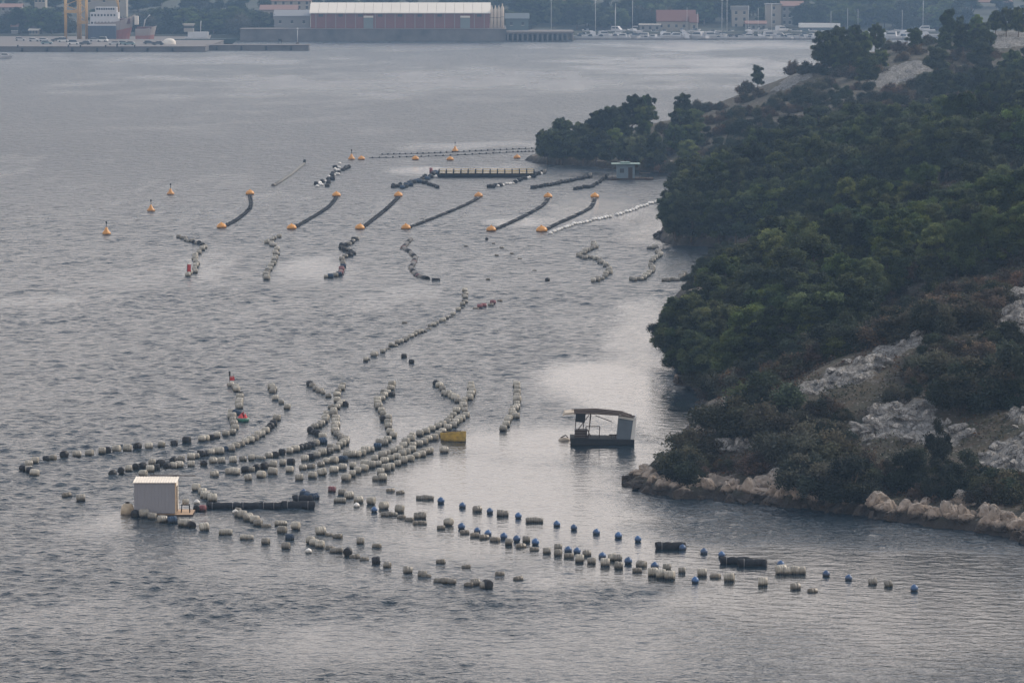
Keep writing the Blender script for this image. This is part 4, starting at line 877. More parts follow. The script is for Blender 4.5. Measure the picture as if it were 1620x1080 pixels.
# tan tub at the left corner
p = on(201, 813); r_ = empty('raft_tub', (p.x, p.y + .4, 0), 0, 'tan plastic tub against the left corner of the white cabin raft', 'tub')
MB().lathe([(-.1, .001), (-.1, .5), (.35, .46), (.62, .36), (.72, .2), (.74, .001)], 14).build('tub', paint('tan_plastic', (.42, .34, .24), .6, .4), r_)
MB().lathe([(.7, .16), (.84, .14), (.84, .001)], 10).build('cap', M_BLACK, r_)

# ------------------------------------------------------------------ tilted work raft
M_RUST = paint('rusty_roof', (.045, .032, .028), .8, .5, (.05, .035, .03), 3)
M_SLATE = paint('slate_board', (.115, .14, .165), .7, .3, (.05, .055, .06), 2)
M_WHITEB = paint('white_board', (.62, .61, .58), .6, .25, (.25, .22, .2), 2)
M_BLACKT = paint('tarred_wood', (.02, .022, .024), .8, .3, (.05, .05, .05), 3)
M_TAN = paint('tan_sheet', (.42, .36, .29), .7, .3)
c = on(953, 704); S = F / c.y
def u(px): return (px - 953) / S
def hgt(py): return (704 - py) / S
r_ = empty('work_raft', (c.x, c.y + 1.3, 0), 0, 'ramshackle work raft with tilted roof and slate shed near the point', 'work raft')
for k in range(7):
    y0 = -1.3 + k * .4
    MB().prism([(u(902), .2), (u(902), .55), (u(1004), .42), (u(1004), .08)], y0, y0 + .385, 'Y').build('deck_board', M_BLACKT, r_)
for yy_ in (-1.0, 0, 1.0): MB().tube([(u(903), yy_, .12), (u(1004), yy_, .02)], .2, 10).build('pontoon', M_BLACK, r_)
sh = MB().prism([(u(976), .42), (u(998), .40), (u(1002.5), hgt(663)), (u(980), hgt(658))], -.95, -.9, 'Y').build('shed_front', M_SLATE, r_)
MB().prism([(u(998), .40), (u(1004.5), .42), (u(1007.5), hgt(659)), (u(1002.6), hgt(663))], -.94, .8, 'Y').build('shed_side', M_WHITEB, r_)
MB().prism([(u(976), .42), (u(977.5), .42), (u(981.5), hgt(658)), (u(980), hgt(658))], -.89, .8, 'Y').build('shed_side', M_SLATE, r_)
MB().prism([(u(976.2), .42), (u(998), .40), (u(1002.5), hgt(663)), (u(980.2), hgt(658))], .75, .8, 'Y').build('shed_back', M_SLATE, r_)
MB().prism([(u(979), hgt(661)), (u(1003), hgt(665)), (u(1003.5), hgt(660)), (u(980), hgt(655.5))], -1.05, -.96, 'Y').build('fascia', M_WHITEB, r_)
for k in range(6):
    y0 = -1.25 + k * .42; e0 = (0, .12, -.06, .2, .05, .15)[k]; dz = (0, .05, -.04, .06, .02, .07)[k]; sg_ = (-.06, -.02, -.09, .02, -.04, 0)[k]
    MB().prism([(u(908) - e0, hgt(654.2) + dz), (u(945), hgt(653.5) + dz + sg_), (u(985), hgt(657.5) + dz), (u(1003) - e0 * 2, hgt(660.4)), (u(1003) - e0 * 2, hgt(659.4)), (u(985), hgt(656.2) + dz), (u(945), hgt(652) + dz + sg_), (u(908) - e0, hgt(652.8) + dz)], y0, y0 + .40, 'Y').build('roof_sheet', M_RUST if k % 3 else M_DARKW, r_)
MB().prism([(u(908), hgt(654.5)), (u(893), hgt(656)), (u(890), hgt(659)), (u(893), hgt(653)), (u(908), hgt(651.5))], -1.1, .9, 'Y').build('awning', M_TAN, r_)
MB().box((u(918), -1.1, hgt(660.5)), (.78, .04, .72), ry=.1).build('hanging_panel', M_BLACKT, r_)
def pole(x0, y0, x1, y1, d=-1.0, d2=None, r=.035, nm='post'): MB().tube([(u(x0), d, hgt(y0)), (u(x1), d if d2 is None else d2, hgt(y1))], r, 6).build(nm, M_DARKW, r_)
pole(935, 656, 930, 694); pole(932, 656, 914, 680, nm='brace'); pole(925, 663, 922, 694, .8); pole(942, 657, 968, 667, nm='brace'); pole(935, 654, 932, 694, .9); pole(929, 680, 935, 692, -.6, nm='brace')
pole(927, 675, 949, 675, -.8, nm='frame_bar'); pole(927, 675, 927, 694, -.8, nm='frame_bar'); pole(949, 675, 948, 694, -.8, nm='frame_bar')
pole(912, 655, 910, 690, .9)
MB().b2((u(909), -.8, hgt(693)), (u(929), .1, hgt(680.5))).build('crate', paint('crate_grey', (.11, .10, .095), .8, .4), r_)
for k in range(3): MB().b2((u(909) - .01, -.82, hgt(692) + k * .2), (u(929) + .01, -.802, hgt(692) + k * .2 + .13)).build('crate_slat', M_DARKW, r_)
MB().b2((u(964), -.9, hgt(690)), (u(976), -.4, hgt(688.5))).b2((u(967), -.7, hgt(695)), (u(968), -.65, hgt(690))).b2((u(974), -.7, hgt(695)), (u(975), -.65, hgt(690))).build('bench', M_DARKW, r_)
p = on(893, 698); r2 = empty('drift_bundle', (p.x, p.y + .8, 0), 0, 'tan bundle floating at the left end of the work raft', 'bundle')
MB().lathe([(-.5, .001), (-.42, .16), (-.1, .26), (.25, .22), (.45, .1), (.5, .001)], 10, 'X').build('bundle', M_TAN, r2)
MB().tube([(-.3, 0, .2), (.1, 0, .42), (.3, 0, .2)], .05, 6).build('strap', M_DARKW, r2)

# ------------------------------------------------------------------ yellow skiff
def skiff_mesh(L, Wd, H):
    m = MB(); st = 9; P = []
    for i in range(st):
        t_ = i / (st - 1); wv = Wd / 2 * (1 - max(0, (t_ - .45) / .55) ** 2.2) * (.86 + .14 * min(1, t_ * 3)); sh_ = H * (1 + .28 * t_ ** 2); kz = -.12 + .12 * t_ ** 4
        P += [(t_ * L - L / 2, -wv, sh_), (t_ * L - L / 2, -wv * .8, kz + .1), (t_ * L - L / 2, 0, kz), (t_ * L - L / 2, wv * .8, kz + .1), (t_ * L - L / 2, wv, sh_), (t_ * L - L / 2, wv * .9, sh_), (t_ * L - L / 2, wv * .72, kz + .2), (t_ * L - L / 2, -wv * .72, kz + .2), (t_ * L - L / 2, -wv * .9, sh_)]
    fs = [(i * 9 + k, i * 9 + (k + 1) % 9, (i + 1) * 9 + (k + 1) % 9, (i + 1) * 9 + k) for i in range(st - 1) for k in range(9)]
    fs += [tuple(range(9)), tuple((st - 1) * 9 + k for k in range(9))[::-1]]
    return m.add(P, fs)
p = on(719, 699); r_ = empty('yellow_skiff', (p.x, p.y + .7, 0), R(-28), 'small yellow open skiff moored at the end of the float rows', 'boat')
skiff_mesh(2.1, 1.15, .68).build('hull', plastic('yellow_hull', (.42, .28, .05), amount=.7), r_)
MB().b2((-.25, -.4, .45), (0, .4, .49)).build('thwart', M_DARKW, r_)
MB().b2((.35, -.3, .45), (.5, .3, .49)).build('thwart', M_DARKW, r_)
MB().b2((-1.12, -.12, .0), (-1.01, .12, .62)).build('outboard_bracket', M_BLACKT, r_)
MB().tube([(-.95, -.45, .72), (.7, -.2, .86)], .03, 6).build('oar', M_DARKW, r_)

# ------------------------------------------------------------------ fish cage
M_RAIL = paint('yellow_rail', (.50, .36, .12), .6, .3)
a = on(694, 281); b_ = on(845, 281); Lc = (b_ - a).length
r_ = empty('fish_cage', (a.x, a.y, 0), 0, 'long low fish cage frame with yellow handrail and dark posts', 'fish cage')
for d in (0, 5.0):
    MB().tube([(0, d, .2), (Lc, d, .2)], .3, 10).build('float_tube', M_PIPE, r_)
    for hz_ in (.75, 1.15): MB().tube([(0, d, hz_), (Lc, d, hz_)], .06, 6).build('handrail', M_RAIL, r_)
    n = 14
    for k in range(n):
        x = Lc * k / (n - 1)
        MB().b2((x - .1, d - .1, .2), (x + .1, d + .1, 1.2)).build('post', M_BLACKT, r_)
for x in (0, Lc): MB().tube([(x, 0, .2), (x, 5, .2)], .3, 10).build('float_tube', M_PIPE, r_)
for x in (690, 760, 812):
    p = on(x, 280); put('p', x, 281, 'tied to the front of the fish cage', 'tied to the fish cage', 1.6)
p = on(682, 274); o = MB().lathe([(-.2, .001), (-.2, .3), (.9, .3), (.95, .2), (.95, .001)], 12).build('upright_drum', M_MAROON); o.location = p; tag(o, 'upright maroon drum at the left end of the fish cage', 'drum')
for (x, y) in ((934, 281), (956, 283), (860, 275)):
    p = on(x, y); o = MB().lathe([(-.2, .001), (-.2, .26), (.75, .26), (.8, .18), (.8, .001)], 12).build('upright_drum', M_GREY); o.location = p; o.rotation_euler = (0, .3 if x != 934 else 0, 0)
    tag(o, {934: 'upright grey drum ending the dark string left of the raft house', 956: 'tilted grey drum ending the short dark string', 860: 'tilted grey drum ending the black and white string'}[x], 'drum')

# ------------------------------------------------------------------ raft house by the far headland
M_TEAL = paint('teal_board', (.11, .155, .19), .7, .3, (.06, .07, .08), 1.5)
M_GREENR = paint('green_roof', (.16, .24, .22), .6, .3)
a = on(976, 285); S2 = F / a.y
r_ = empty('raft_house', (a.x, a.y, 0), 0, 'blue-grey house with flat overhanging roof on a raft at the far headland', 'raft house')
MB().b2((0, .3, .3), (3.0, 3.2, 2.6)).build('wall', M_TEAL, r_)
MB().b2((-.9, -.2, 2.62), (3.9, 3.6, 2.72)).build('roof', M_GREENR, r_)
MB().b2((.6, .8, 2.73), (2.2, 2.4, 3.0)).build('roof_box', M_GREENR, r_)
MB().b2((-1.7, -.2, .02), (6.1, 3.6, .28)).build('raft_deck', M_DARKW, r_)
for x in (-.8, 3.8, 4.9): MB().tube([(x, 0, .28), (x, 0, 2.62 if x < 4 else 1.3)], .05, 6).build('post', M_DARKW, r_)
MB().b2((3.9, .2, 1.1), (5.6, 1.2, 1.18)).build('table_top', M_DARKW, r_)
for x in (4.1, 5.4): MB().tube([(x, .6, .28), (x, .6, 1.1)], .05, 6).build('table_leg', M_DARKW, r_)
MB().b2((1.9, .27, .3), (2.6, .298, 2.1)).build('door', M_DARKW, r_)
MB().b2((.5, .27, 1.2), (1.2, .298, 1.9)).build('window', paint('dark_glass', (.03, .04, .05), .15, .1), r_)
MB().tube([(-1.7, 0, .3), (-1.9, .2, .9)], .25, 8).build('drum', M_BLACK, r_)

# ------------------------------------------------------------------ far shore: ground
fx = np.concatenate([[-3000, -1200, -600], np.arange(-330, 340, 10.0), [600, 1200, 3000]]); fy = np.concatenate([np.arange(1640, 1960, 8.0), [2050, 2200, 2500, 3200]])
FX, FY = np.meshgrid(fx, fy)
SHL = lambda x: np.where(x < 24, 1648, 1700)
FZ = 2.2 + np.clip(FY - 1720, 0, 700) * .075 + (fbm(FX / 40, FY / 40, 3) - .5) * 4 * ss(FY, 1700, 1800)
FZ = np.where(FY < SHL(FX), -1.5, FZ)
def fz(x, y): return 2.2 + max(0, min(y - 1720, 700)) * .075
ny3, nx3 = FX.shape; I3 = (np.arange(ny3 - 1)[:, None] * nx3 + np.arange(nx3 - 1)[None, :]).ravel()
me = bpy.data.meshes.new('town_hillside'); me.from_pydata(np.stack([FX, FY, FZ], -1).reshape(-1, 3).tolist(), [], np.stack([I3, I3 + 1, I3 + nx3 + 1, I3 + nx3], -1).tolist()); me.update()
tag(link('town_hillside', me, paint('hillside_ground', (.035, .038, .025), .95, .6, (.02, .025, .015), .05)), kind='structure')
M_CONC = paint('quay_concrete', (.125, .105, .095), .9, .5, (.12, .11, .10), .3)
M_QWALL = paint('quay_wall', (.13, .12, .115), .9, .9, (.035, .035, .035), .16)
def XX(px, Yv): return (px - CX) / F * (Yv * cos(TH) + 38 * sin(TH))
def zz_at(py, Yv): return pt(0, py, Yv).z
# piers and quays
def quay(name, x0, x1, Y0, Y1, z, mat_top=M_CONC, rub=True, kind='structure'):
    r_ = bpy.data.objects.new(name, None); col.objects.link(r_); r_.location = ((x0 + x1) / 2, Y0, 0); r_['kind'] = kind
    w2 = (x1 - x0) / 2
    MB().b2((-w2, 0, -2), (w2, Y1 - Y0, z - .25)).build('quay_wall', M_QWALL, r_)
    MB().b2((-w2 - .2, -.25, z - .247), (w2 + .2, Y1 - Y0, z)).build('quay_deck', mat_top, r_)
    if rub:
        n = int(2 * w2 / 9)
        fm = MB().tube([(0, 0, -.7), (0, 0, .7)], .35, 8).mesh('fender'); fm.materials.append(M_BLACKT)
        for k in range(n):
            f_ = link('fender', fm, None, r_); f_.location = (-w2 + 4 + k * 9, -.38, z - 1.2)
    return r_
Yp = on(0, 82).y
quay('pier', XX(-260, Yp), XX(325, Yp), Yp, 1588, 1.9)
Yq = on(0, 80).y
quay('pier_extension', XX(325.5, Yq), XX(488, Yq), Yq, Yq + 9, 2.0)
quay('shipyard_quay', XX(-300, 1589), XX(300, 1589), 1589, 1660, 1.6, rub=False)
Yw = on(0, 66).y
quay('warehouse_quay', XX(380, Yw), XX(800, Yw), Yw, 1720, 5.0, rub=False)
jx0, jx1 = XX(801, Yw), XX(908, Yw)
r_ = bpy.data.objects.new('pile_jetty', None); col.objects.link(r_); r_.location = (jx0, Yw, 0); r_['kind'] = 'structure'
MB().b2((0, 0, 3.1), (jx1 - jx0, 34, 3.9)).build('jetty_deck', M_CONC, r_)
pm = MB().tube([(0, 0, -2), (0, 0, 3.1)], .4, 8).mesh('pile'); pm.materials.append(M_QWALL)
for k in range(14):
    for d in (.6, 10, 20): f_ = link('pile', pm, None, r_); f_.location = (.6 + k * (jx1 - jx0 - 1.2) / 13, d, 0)
MB().b2((-.02, 30, -2), (jx1 - jx0 - .1, 33, 3.05)).build('back_wall', M_QWALL, r_)
quay('marina_quay', XX(880, 1700), XX(1700, 1700), 1700, 1740, 1.3, rub=False)
# ------------------------------------------------------------------ warehouse
M_BRICK = paint('brick_red', (.17, .062, .052), .9, .35, (.07, .05, .05), .2)
M_WROOF = paint('pale_roof', (.62, .57, .50), .7, .2, (.4, .36, .3), .1)
M_GDOOR = paint('grey_door', (.14, .17, .17), .7)
Yh = Yw + 7; x0, x1 = XX(492, Yh), XX(774, Yh); ze = zz_at(20.5, Yh); zr = zz_at(5.5, Yh + 11); Lw = x1 - x0
r_ = empty('brick_warehouse', (x0, Yh, 5.0), 0, 'long dark red brick warehouse with pale roof on the far quay', 'warehouse')
MB().b2((0, 0, 0), (Lw, .5, ze - 5)).build('wall', M_BRICK, r_)
MB().prism([(.51, 0), (22, 0), (22, ze - 5), (11, zr - 5.15), (.51, ze - 5)], 0, .5, 'X').build('gable_wall', M_BRICK, r_)
MB().prism([(.51, 0), (22, 0), (22, ze - 5), (11, zr - 5.15), (.51, ze - 5)], Lw - .5, Lw, 'X').build('gable_wall', M_BRICK, r_)
nr = 20
for k in range(nr):
    a_ = -.6 + (Lw + 1.2) * k / nr; e_ = -.6 + (Lw + 1.2) * (k + 1) / nr
    MB().prism([(-.9, ze - 5.3), (11, zr - 5), (22.9, ze - 5.3), (22.9, ze - 5), (11, zr - 4.7), (-.9, ze - 5)], a_ + .04, e_ - .04, 'X').build('roof_panel', M_WROOF, r_)
for k in range(18):
    x = Lw * (k + .5) / 18
    MB().b2((x - .18, -.2, 0), (x + .18, -.002, ze - 5.35)).build('pilaster', paint('pilaster_grey', (.20, .17, .16), .9), r_)
for pxd in (583, 736):
    x = XX(pxd, Yh) - x0
    d_ = MB().b2((x - 1.9, -.25, 0), (x + 1.9, -.21, 4.2)).build('door', M_GDOOR, r_)
    MB().b2((x - 1.9, -.3, 4.25), (x + 1.9, -.22, 5.0)).build('lintel', M_WROOF, d_)
for k in range(9):
    x = Lw * (k * 2 + 1.0) / 18
    if all(abs(x - (XX(p_, Yh) - x0)) > 3 for p_ in (583, 736)): MB().b2((x - .9, -.06, 4.6), (x + .9, -.003, 5.6)).build('window', paint('dark_glass', (.03, .04, .05), .15, .1), r_)
M_SILO = paint('cream_silo', (.55, .47, .38), .7, .3, (.35, .22, .15), .4)
for k in range(4):
    p_ = 778 + k * 5.6; x = XX(p_, Yh); hh_ = zz_at(9 - (3 if k == 3 else 0), Yh) - 5
    s_ = empty('cement_silo', (x, Yh + .5, 5.0), 0, f'{["first", "second", "third", "fourth and tallest"][k]} cream silo from the warehouse gable', 'silo', 'cream silos at the warehouse end')
    MB().lathe([(0, .001), (0, .66), (hh_ * .8, .66), (hh_ * .93, .2), (hh_, .16), (hh_, .001)], 12).build('tank', M_SILO, s_)
    MB().lathe([(hh_ * .45, .68), (hh_ * .47, .68)], 12).build('hoop', M_QWALL, s_)
def house(name, px0, px1, pb, pe, pr, Yv, wall, roof, label, cols=3, rows=2, depth=9.0, cat='house', flat=False, win=True, grp_=None):
    x0, x1 = XX(px0, Yv), XX(px1, Yv); zb = zz_at(pb, Yv); h = zz_at(pe, Yv) - zb; hr = max(zz_at(pr, Yv + depth / 2) - zb - h, .3); Wv = x1 - x0
    r_ = empty(name, (x0, Yv, zb), 0, label, cat, grp_)
    MB().b2((0, 0, -6), (Wv, depth, h)).build('wall', wall, r_)
    if flat: MB().b2((-.3, -.4, h + .003), (Wv + .3, depth + .4, h + hr)).build('roof', roof, r_)
    else:
        MB().prism([(-.6, h - .15), (depth / 2, h + hr), (depth + .6, h - .15), (depth + .6, h + .1), (depth / 2, h + hr + .25), (-.6, h + .1)], -.4, Wv + .4, 'X').build('roof', roof, r_)
        MB().prism([(.02, h), (depth - .02, h), (depth / 2, h + hr)], .02, Wv - .02, 'X').build('gable', wall, r_)
    if win:
        for i in range(cols):
            for j in range(rows):
                cx_ = Wv * (i + .5) / cols; cz = h * (j + .52) / rows
                w_ = MB().b2((cx_ - .5, -.05, cz - .65), (cx_ + .5, -.003, cz + .65)).build('window', M_GLASS, r_)
                MB().b2((cx_ - .6, -.14, cz - .78), (cx_ + .6, -.004, cz - .66)).build('sill', M_WROOF, w_)
    return r_
M_GLASS = paint('dark_glass', (.03, .04, .05), .15, .1)
M_PLAST = paint('cream_plaster', (.27, .245, .21), .9, .3, (.16, .14, .13), .3)
M_PLASTG = paint('grey_plaster', (.19, .19, .19), .9, .3, (.2, .2, .2), .3)
M_TILE = paint('red_tiles', (.14, .06, .048), .9, .35, (.12, .06, .05), .8)
M_TILEP = paint('faded_tiles', (.20, .115, .095), .9, .35, (.22, .14, .12), .8)
house('shed', 434, 490, 45, 26, 17, 1650, M_PLASTG, paint('grey_sheet', (.20, .20, .21), .7, .3), 'grey gabled shed left of the brick warehouse', 3, 1, 14, 'shed')
house('red_roofed_house', 412, 470, 30, 16, 9, 1690, M_PLAST, M_TILEP, 'pink roofed building behind the grey shed', 5, 1)
house('pale_house', 430, 492, 16, 2, -6, 1730, M_PLAST, M_TILEP, 'pale house above the shed at the top edge', 5, 2)
house('shed', 800, 836, 46, 30, 22, 1650, paint('teal_shed', (.07, .11, .12), .8), paint('dark_sheet', (.07, .09, .10), .7), 'dark teal shed right of the silos', 2, 1, 12, 'shed')
house('red_roofed_house', 1040, 1100, 50, 34, 17, 1715, M_PLAST, M_TILE, 'large red tiled boathouse behind the marina', 5, 1, 12)
house('red_roofed_house', 1092, 1104, 50, 36, 24, 1712, M_PLAST, M_TILE, 'small gabled wing at the right of the boathouse', 1, 1, 7)
house('pale_house', 1012, 1045, 50, 40, 38, 1712, M_PLASTG, M_WROOF, 'low pale hut left of the boathouse', 3, 1, 6, flat=True)
house('pale_house', 1158, 1184, 46, 16, 10, 1740, M_PLAST, M_PLASTG, 'narrow tall cream house behind the marina', 2, 3, 8, flat=True)
house('apartment_block', 1212, 1236, 52, 8, 6, 1735, M_PLAST, M_PLASTG, 'cream stair tower of the apartment block', 1, 4, 10, 'building', flat=True)
house('apartment_block', 1236.5, 1271, 52, 10, 3, 1737, M_PLASTG, M_TILEP, 'grey apartment block with balconies behind the marina', 4, 4, 10, 'building')
house('pale_house', 1180, 1212, 50, 38, 34, 1722, M_PLASTG, M_TILEP, 'low long building between the cream house and the block', 4, 1, 7)
house('boat_shelter', 1266, 1328, 56, 44, 37, 1712, paint('shade_blue', (.10, .14, .16), .8), paint('white_sheet', (.7, .69, .66), .6), 'open boat shelter with flat white roof at the marina end', 5, 1, 7, 'shelter', flat=True, win=False)
for i, (a_, b_, pb, pe, pr, Yv, lb) in enumerate([(1475, 1530, 24, 10, 2, 1830, 'hazy pink roofed house at the top right, leftmost'), (1540, 1600, 16, 4, -4, 1850, 'hazy pink roofed house at the top right corner'), (1380, 1410, 32, 22, 17, 1800, 'hazy small red roofed house above the near skyline'), (1415, 1450, 26, 14, 8, 1810, 'hazy pale house between the red roofs on the hill'), (0, 34, 18, 12, 7, 1700, 'long pink building at the upper left edge'), (55, 72, 8, -4, -8, 1730, 'white house at the top left'), (18, 28, 50, 42, 36, 1660, 'small red hut among trees behind the pier'), (46, 60, 55, 48, 46, 1650, 'low white roofed shed behind the parked cars'), (860, 905, 40, 4, -6, 1760, 'grey ruined building in the trees right of the warehouse'), (130, 200, 10, -6, -12, 1740, 'grey harbour block behind the ship')]):
    house('hill_house', a_, b_, pb, pe, pr, Yv, M_PLAST if i % 2 else M_PLASTG, M_TILEP if i not in (7, 9) else M_WROOF, lb, 3, 1 if pb - pe < 18 else 2, 8)

# ------------------------------------------------------------------ ships at the yard
M_HULLR = paint('hull_red', (.30, .09, .07), .7, .4, (.2, .15, .13), .3)
M_HULLG = paint('hull_grey', (.28, .25, .23), .7, .4, (.2, .1, .08), .3)
M_NAVYP = paint('navy_paint', (.03, .05, .085), .7, .3, (.08, .06, .05), .3)
M_SHIPW = paint('ship_white', (.45, .45, .46), .6, .3, (.25, .2, .18), .5)
M_YEL = paint('crane_yellow', (.42, .24, .05), .6, .35, (.2, .12, .05), .5)
Ys = 1592
def hull(r_, x0, x1, zb, zt, zbow, Wd, split, m_low, m_up):
    """hull with its bow towards +x, drawn in two strakes"""
    for (f0, f1, mt, nm) in ((0, split, m_low, 'lower_hull'), (split, 1, m_up, 'upper_hull')):
        m = MB(); P = []; st = 10; Lh = x1 - x0
        for i in range(st):
            t_ = i / (st - 1); full = (1 - max(0, (t_ - .55) / .45) ** 2)
            ztop = zt + (zbow - zt) * max(0, (t_ - .4) / .6) ** 1.5
            for f_ in (f0, f1):
                rake = (f_ - 1) * Lh * .16 * t_ ** 2
                wv = Wd / 2 * max(.02, full) * (.7 + .3 * f_)
                P += [(x0 + t_ * Lh + rake, -wv, zb + (ztop - zb) * f_), (x0 + t_ * Lh + rake, wv, zb + (ztop - zb) * f_)]
        fs = []
        for i in range(st - 1):
            a = i * 4; b_ = a + 4
            fs += [(a, b_, b_ + 2, a + 2), (a + 1, a + 3, b_ + 3, b_ + 1), (a + 2, b_ + 2, b_ + 3, a + 3), (a, a + 1, b_ + 1, b_)]
        fs += [(0, 2, 3, 1), (st * 4 - 4, st * 4 - 3, st * 4 - 1, st * 4 - 2)]
        m.add(P, fs).build(nm, mt, r_)
xs = XX(140, Ys)
def sx(px, Yv=Ys): return XX(px, Yv) - xs
def sz(py, Yv=Ys): return zz_at(py, Yv) - 1.6
r_ = empty('docked_ship', (xs, Ys + 6, 1.6), 0, 'docked ship with red and grey bow in the shipyard', 'ship')
hull(r_, sx(150), sx(212), 0, sz(36), sz(24), 11, .5, M_HULLR, M_HULLG)
for k, (a_, b_, c_, d_) in enumerate(((142, 188, 42, 30), (142, 186, 30, 20), (150, 184, 20, 12))):
    dk = MB().b2((sx(a_), -4 + k * .3, sz(c_) + .003 * k), (sx(b_), 4, sz(d_))).build('deckhouse', M_SHIPW, r_)
    for i in range(8):
        x = sx(a_ + 3 + i * (b_ - a_ - 6) / 7.5); MB().b2((x - .35, -4.06 + k * .3, sz(c_) + .9), (x + .35, -4.003 + k * .3, sz(c_) + 1.7)).build('porthole', M_GLASS, dk)
MB().b2((sx(188.5), -3, sz(38)), (sx(205), 3, sz(30))).build('foredeck', paint('deck_maroon', (.10, .04, .05), .8, .4), r_)
MB().tube([(sx(186), 0, sz(20)), (sx(184), 0, sz(-10))], .3, 8).build('mast', M_YEL, r_)
MB().tube([(sx(187), 0, sz(14)), (sx(178), 0, sz(-8))], .2, 8).build('derrick', M_YEL, r_)
MB().b2((sx(211), -1, sz(40)), (sx(217), 1, sz(26))).build('bow_post', M_WROOF, r_)
r_ = empty('floating_dock', (xs, Ys - 2, 1.6), 0, 'navy blue dock wall in front of the docked ship', 'dock')
MB().b2((sx(140), 0, 0), (sx(184), 2, sz(41))).build('dock_wall', M_NAVYP, r_)
for k in range(8): x = sx(141 + k * 6); MB().b2((x, -.15, 0), (x + .3, -.003, sz(42))).build('rib', M_NAVYP, r_)
MB().b2((sx(140), 0, sz(41) + .003), (sx(184), .15, sz(38.5))).build('guard_rail', M_SHIPW, r_)
r_ = empty('small_ship', (XX(214, Ys), Ys + 3, 1.6), 0, 'smaller pale hulled ship right of the red bow', 'ship')
hull(r_, 0, XX(247, Ys) - XX(214, Ys), 0, sz(46), sz(41), 6, .35, M_HULLR, M_HULLG)
MB().b2((.5, -2.5, sz(46) + .002), (6.2, 2.5, sz(43))).build('bulwark', paint('deck_maroon', (.10, .04, .05), .8, .4), r_)
MB().tube([(3, 0, sz(45)), (3.6, 0, sz(32)), (5, 0, sz(26)), (5.5, 0, sz(24))], .25, 6).build('deck_crane', M_SHIPW, r_)
def gantry(px0, px1, pb, ptop, label):
    Yv = 1600; x0, x1 = XX(px0, Yv), XX(px1, Yv); zb = 1.6; zt = zz_at(ptop, Yv); zbm = zz_at(pb, Yv)
    r_ = empty('yard_crane', (x0, Yv, zb), 0, label, 'crane', 'yellow yard cranes')
    for x in (0, x1 - x0):
        for d in (0, 5): MB().tube([(x, d, 0), (x, d, zt - zb)], .3, 6).build('leg', M_YEL, r_)
    for d in (0, 5): MB().b2((-.3, d - .3, zbm - zb), (x1 - x0 + .3, d + .3, zbm - zb + 1.1)).build('cross_beam', M_YEL, r_)
    n = 5
    for k in range(n):
        za = (zt - zbm) * k / n + zbm - zb + 1.1; zc = za + (zt - zbm) / n
        MB().tube([(0 if k % 2 else x1 - x0, 0, za), (x1 - x0 if k % 2 else 0, 0, zc)], .15, 5).build('brace', M_YEL, r_)
    MB().tube([(x1 - x0, 2.5, zt - zb), (x1 - x0 + 4, 2.5, zt - zb + 12)], .4, 6).build('jib', M_YEL, r_)
gantry(103, 123, 21, -18, 'yellow portal crane at the left of the shipyard')
gantry(126, 136, 38, -10, 'narrow yellow lattice crane beside the docked ship')
Yt = 1575; r_ = empty('black_barge', (XX(276, Yt), Yt, 0), 0, 'long low dark green barge moored behind the pier', 'barge')
hull(r_, 0, XX(380, Yt) - XX(276, Yt), -.5, 2.2, 2.6, 7, .4, M_BLACKT, paint('barge_green', (.03, .06, .06), .7))
r_ = empty('tug_boat', (XX(290, Yt), Yt + 8, 0), 0, 'white tug with tall wheelhouse moored behind the barge', 'boat')
Lt = XX(332, Yt) - XX(290, Yt)
hull(r_, 0, Lt, -.5, 2.6, 3.6, 5, .5, M_BLACKT, M_SHIPW)
MB().b2((1.2, -1.6, 2.4), (Lt - 1.2, 1.6, 4.8)).build('cabin', M_SHIPW, r_)
wh = MB().b2((-.3, -1.3, 4.81), (3.4, 1.3, 7.6)).build('wheelhouse', M_PLAST, r_)
MB().b2((-.32, -1.32, 6.2), (3.42, 1.32, 7.0)).build('window_band', M_GLASS, wh)
MB().b2((-.8, -1.5, 7.61), (3.8, 1.5, 7.85)).build('wheelhouse_roof', M_WROOF, r_)
MB().tube([(6, 0, 4.8), (6.2, 0, 9)], .15, 6).build('mast', M_SHIPW, r_)
# tarpaulin dome and quay things
p = on(268, 70.5, 1.9); o = MB().lathe([(0, 2.3), (1.2, 2.2), (2.0, 1.5), (2.3, .5), (2.32, .001)], 14).build('boat_cover', M_WROOF); o.location = p; o.scale = (1.05, .8, .95); tag(o, 'pale round tarpaulin cover on the pier behind the cars', 'cover')
p = on(470, 70, 2.0); r_ = empty('harbour_light', (p.x, p.y + 3, 2.0), 0, 'slim harbour light pole at the end of the pier extension', 'light pole')
MB().tube([(0, 0, 0), (0, 0, 5.2)], .12, 8).build('pole', M_SHIPW, r_); MB().lathe([(5.2, .001), (5.2, .3), (5.7, .3), (5.9, .001)], 8).build('lantern', M_SHIPW, r_); MB().b2((-.6, -.6, 0), (.6, .6, .5)).build('base', M_CONC, r_)
p = on(442, 70, 2.0); r_ = empty('pier_winch', (p.x, p.y + 3, 2.0), 0, 'small dark winch frame on the pier extension', 'winch')
for x in (-.7, .7): MB().tube([(x, 0, 0), (x * .6, 0, 2)], .1, 6).build('leg', M_PIPE, r_)
MB().tube([(-.6, 0, 1.4), (.6, 0, 1.4)], .4, 10).build('drum', M_PIPE, r_)
for i, px in enumerate((28, 108, 127, 167, 185, 213)):
    p = on(px, 75.5, 1.9); r_ = empty('bollard', (p.x, p.y + .5, 1.9), 0, f'dark mooring bollard on the pier edge, {["first", "second", "third", "fourth", "fifth", "sixth"][i]} from the left', 'bollard', 'pier bollards')
    MB().lathe([(0, .3), (.15, .22), (.6, .2), (.7, .35), (.85, .33), (.9, .001)], 10).build('post', M_PIPE, r_)
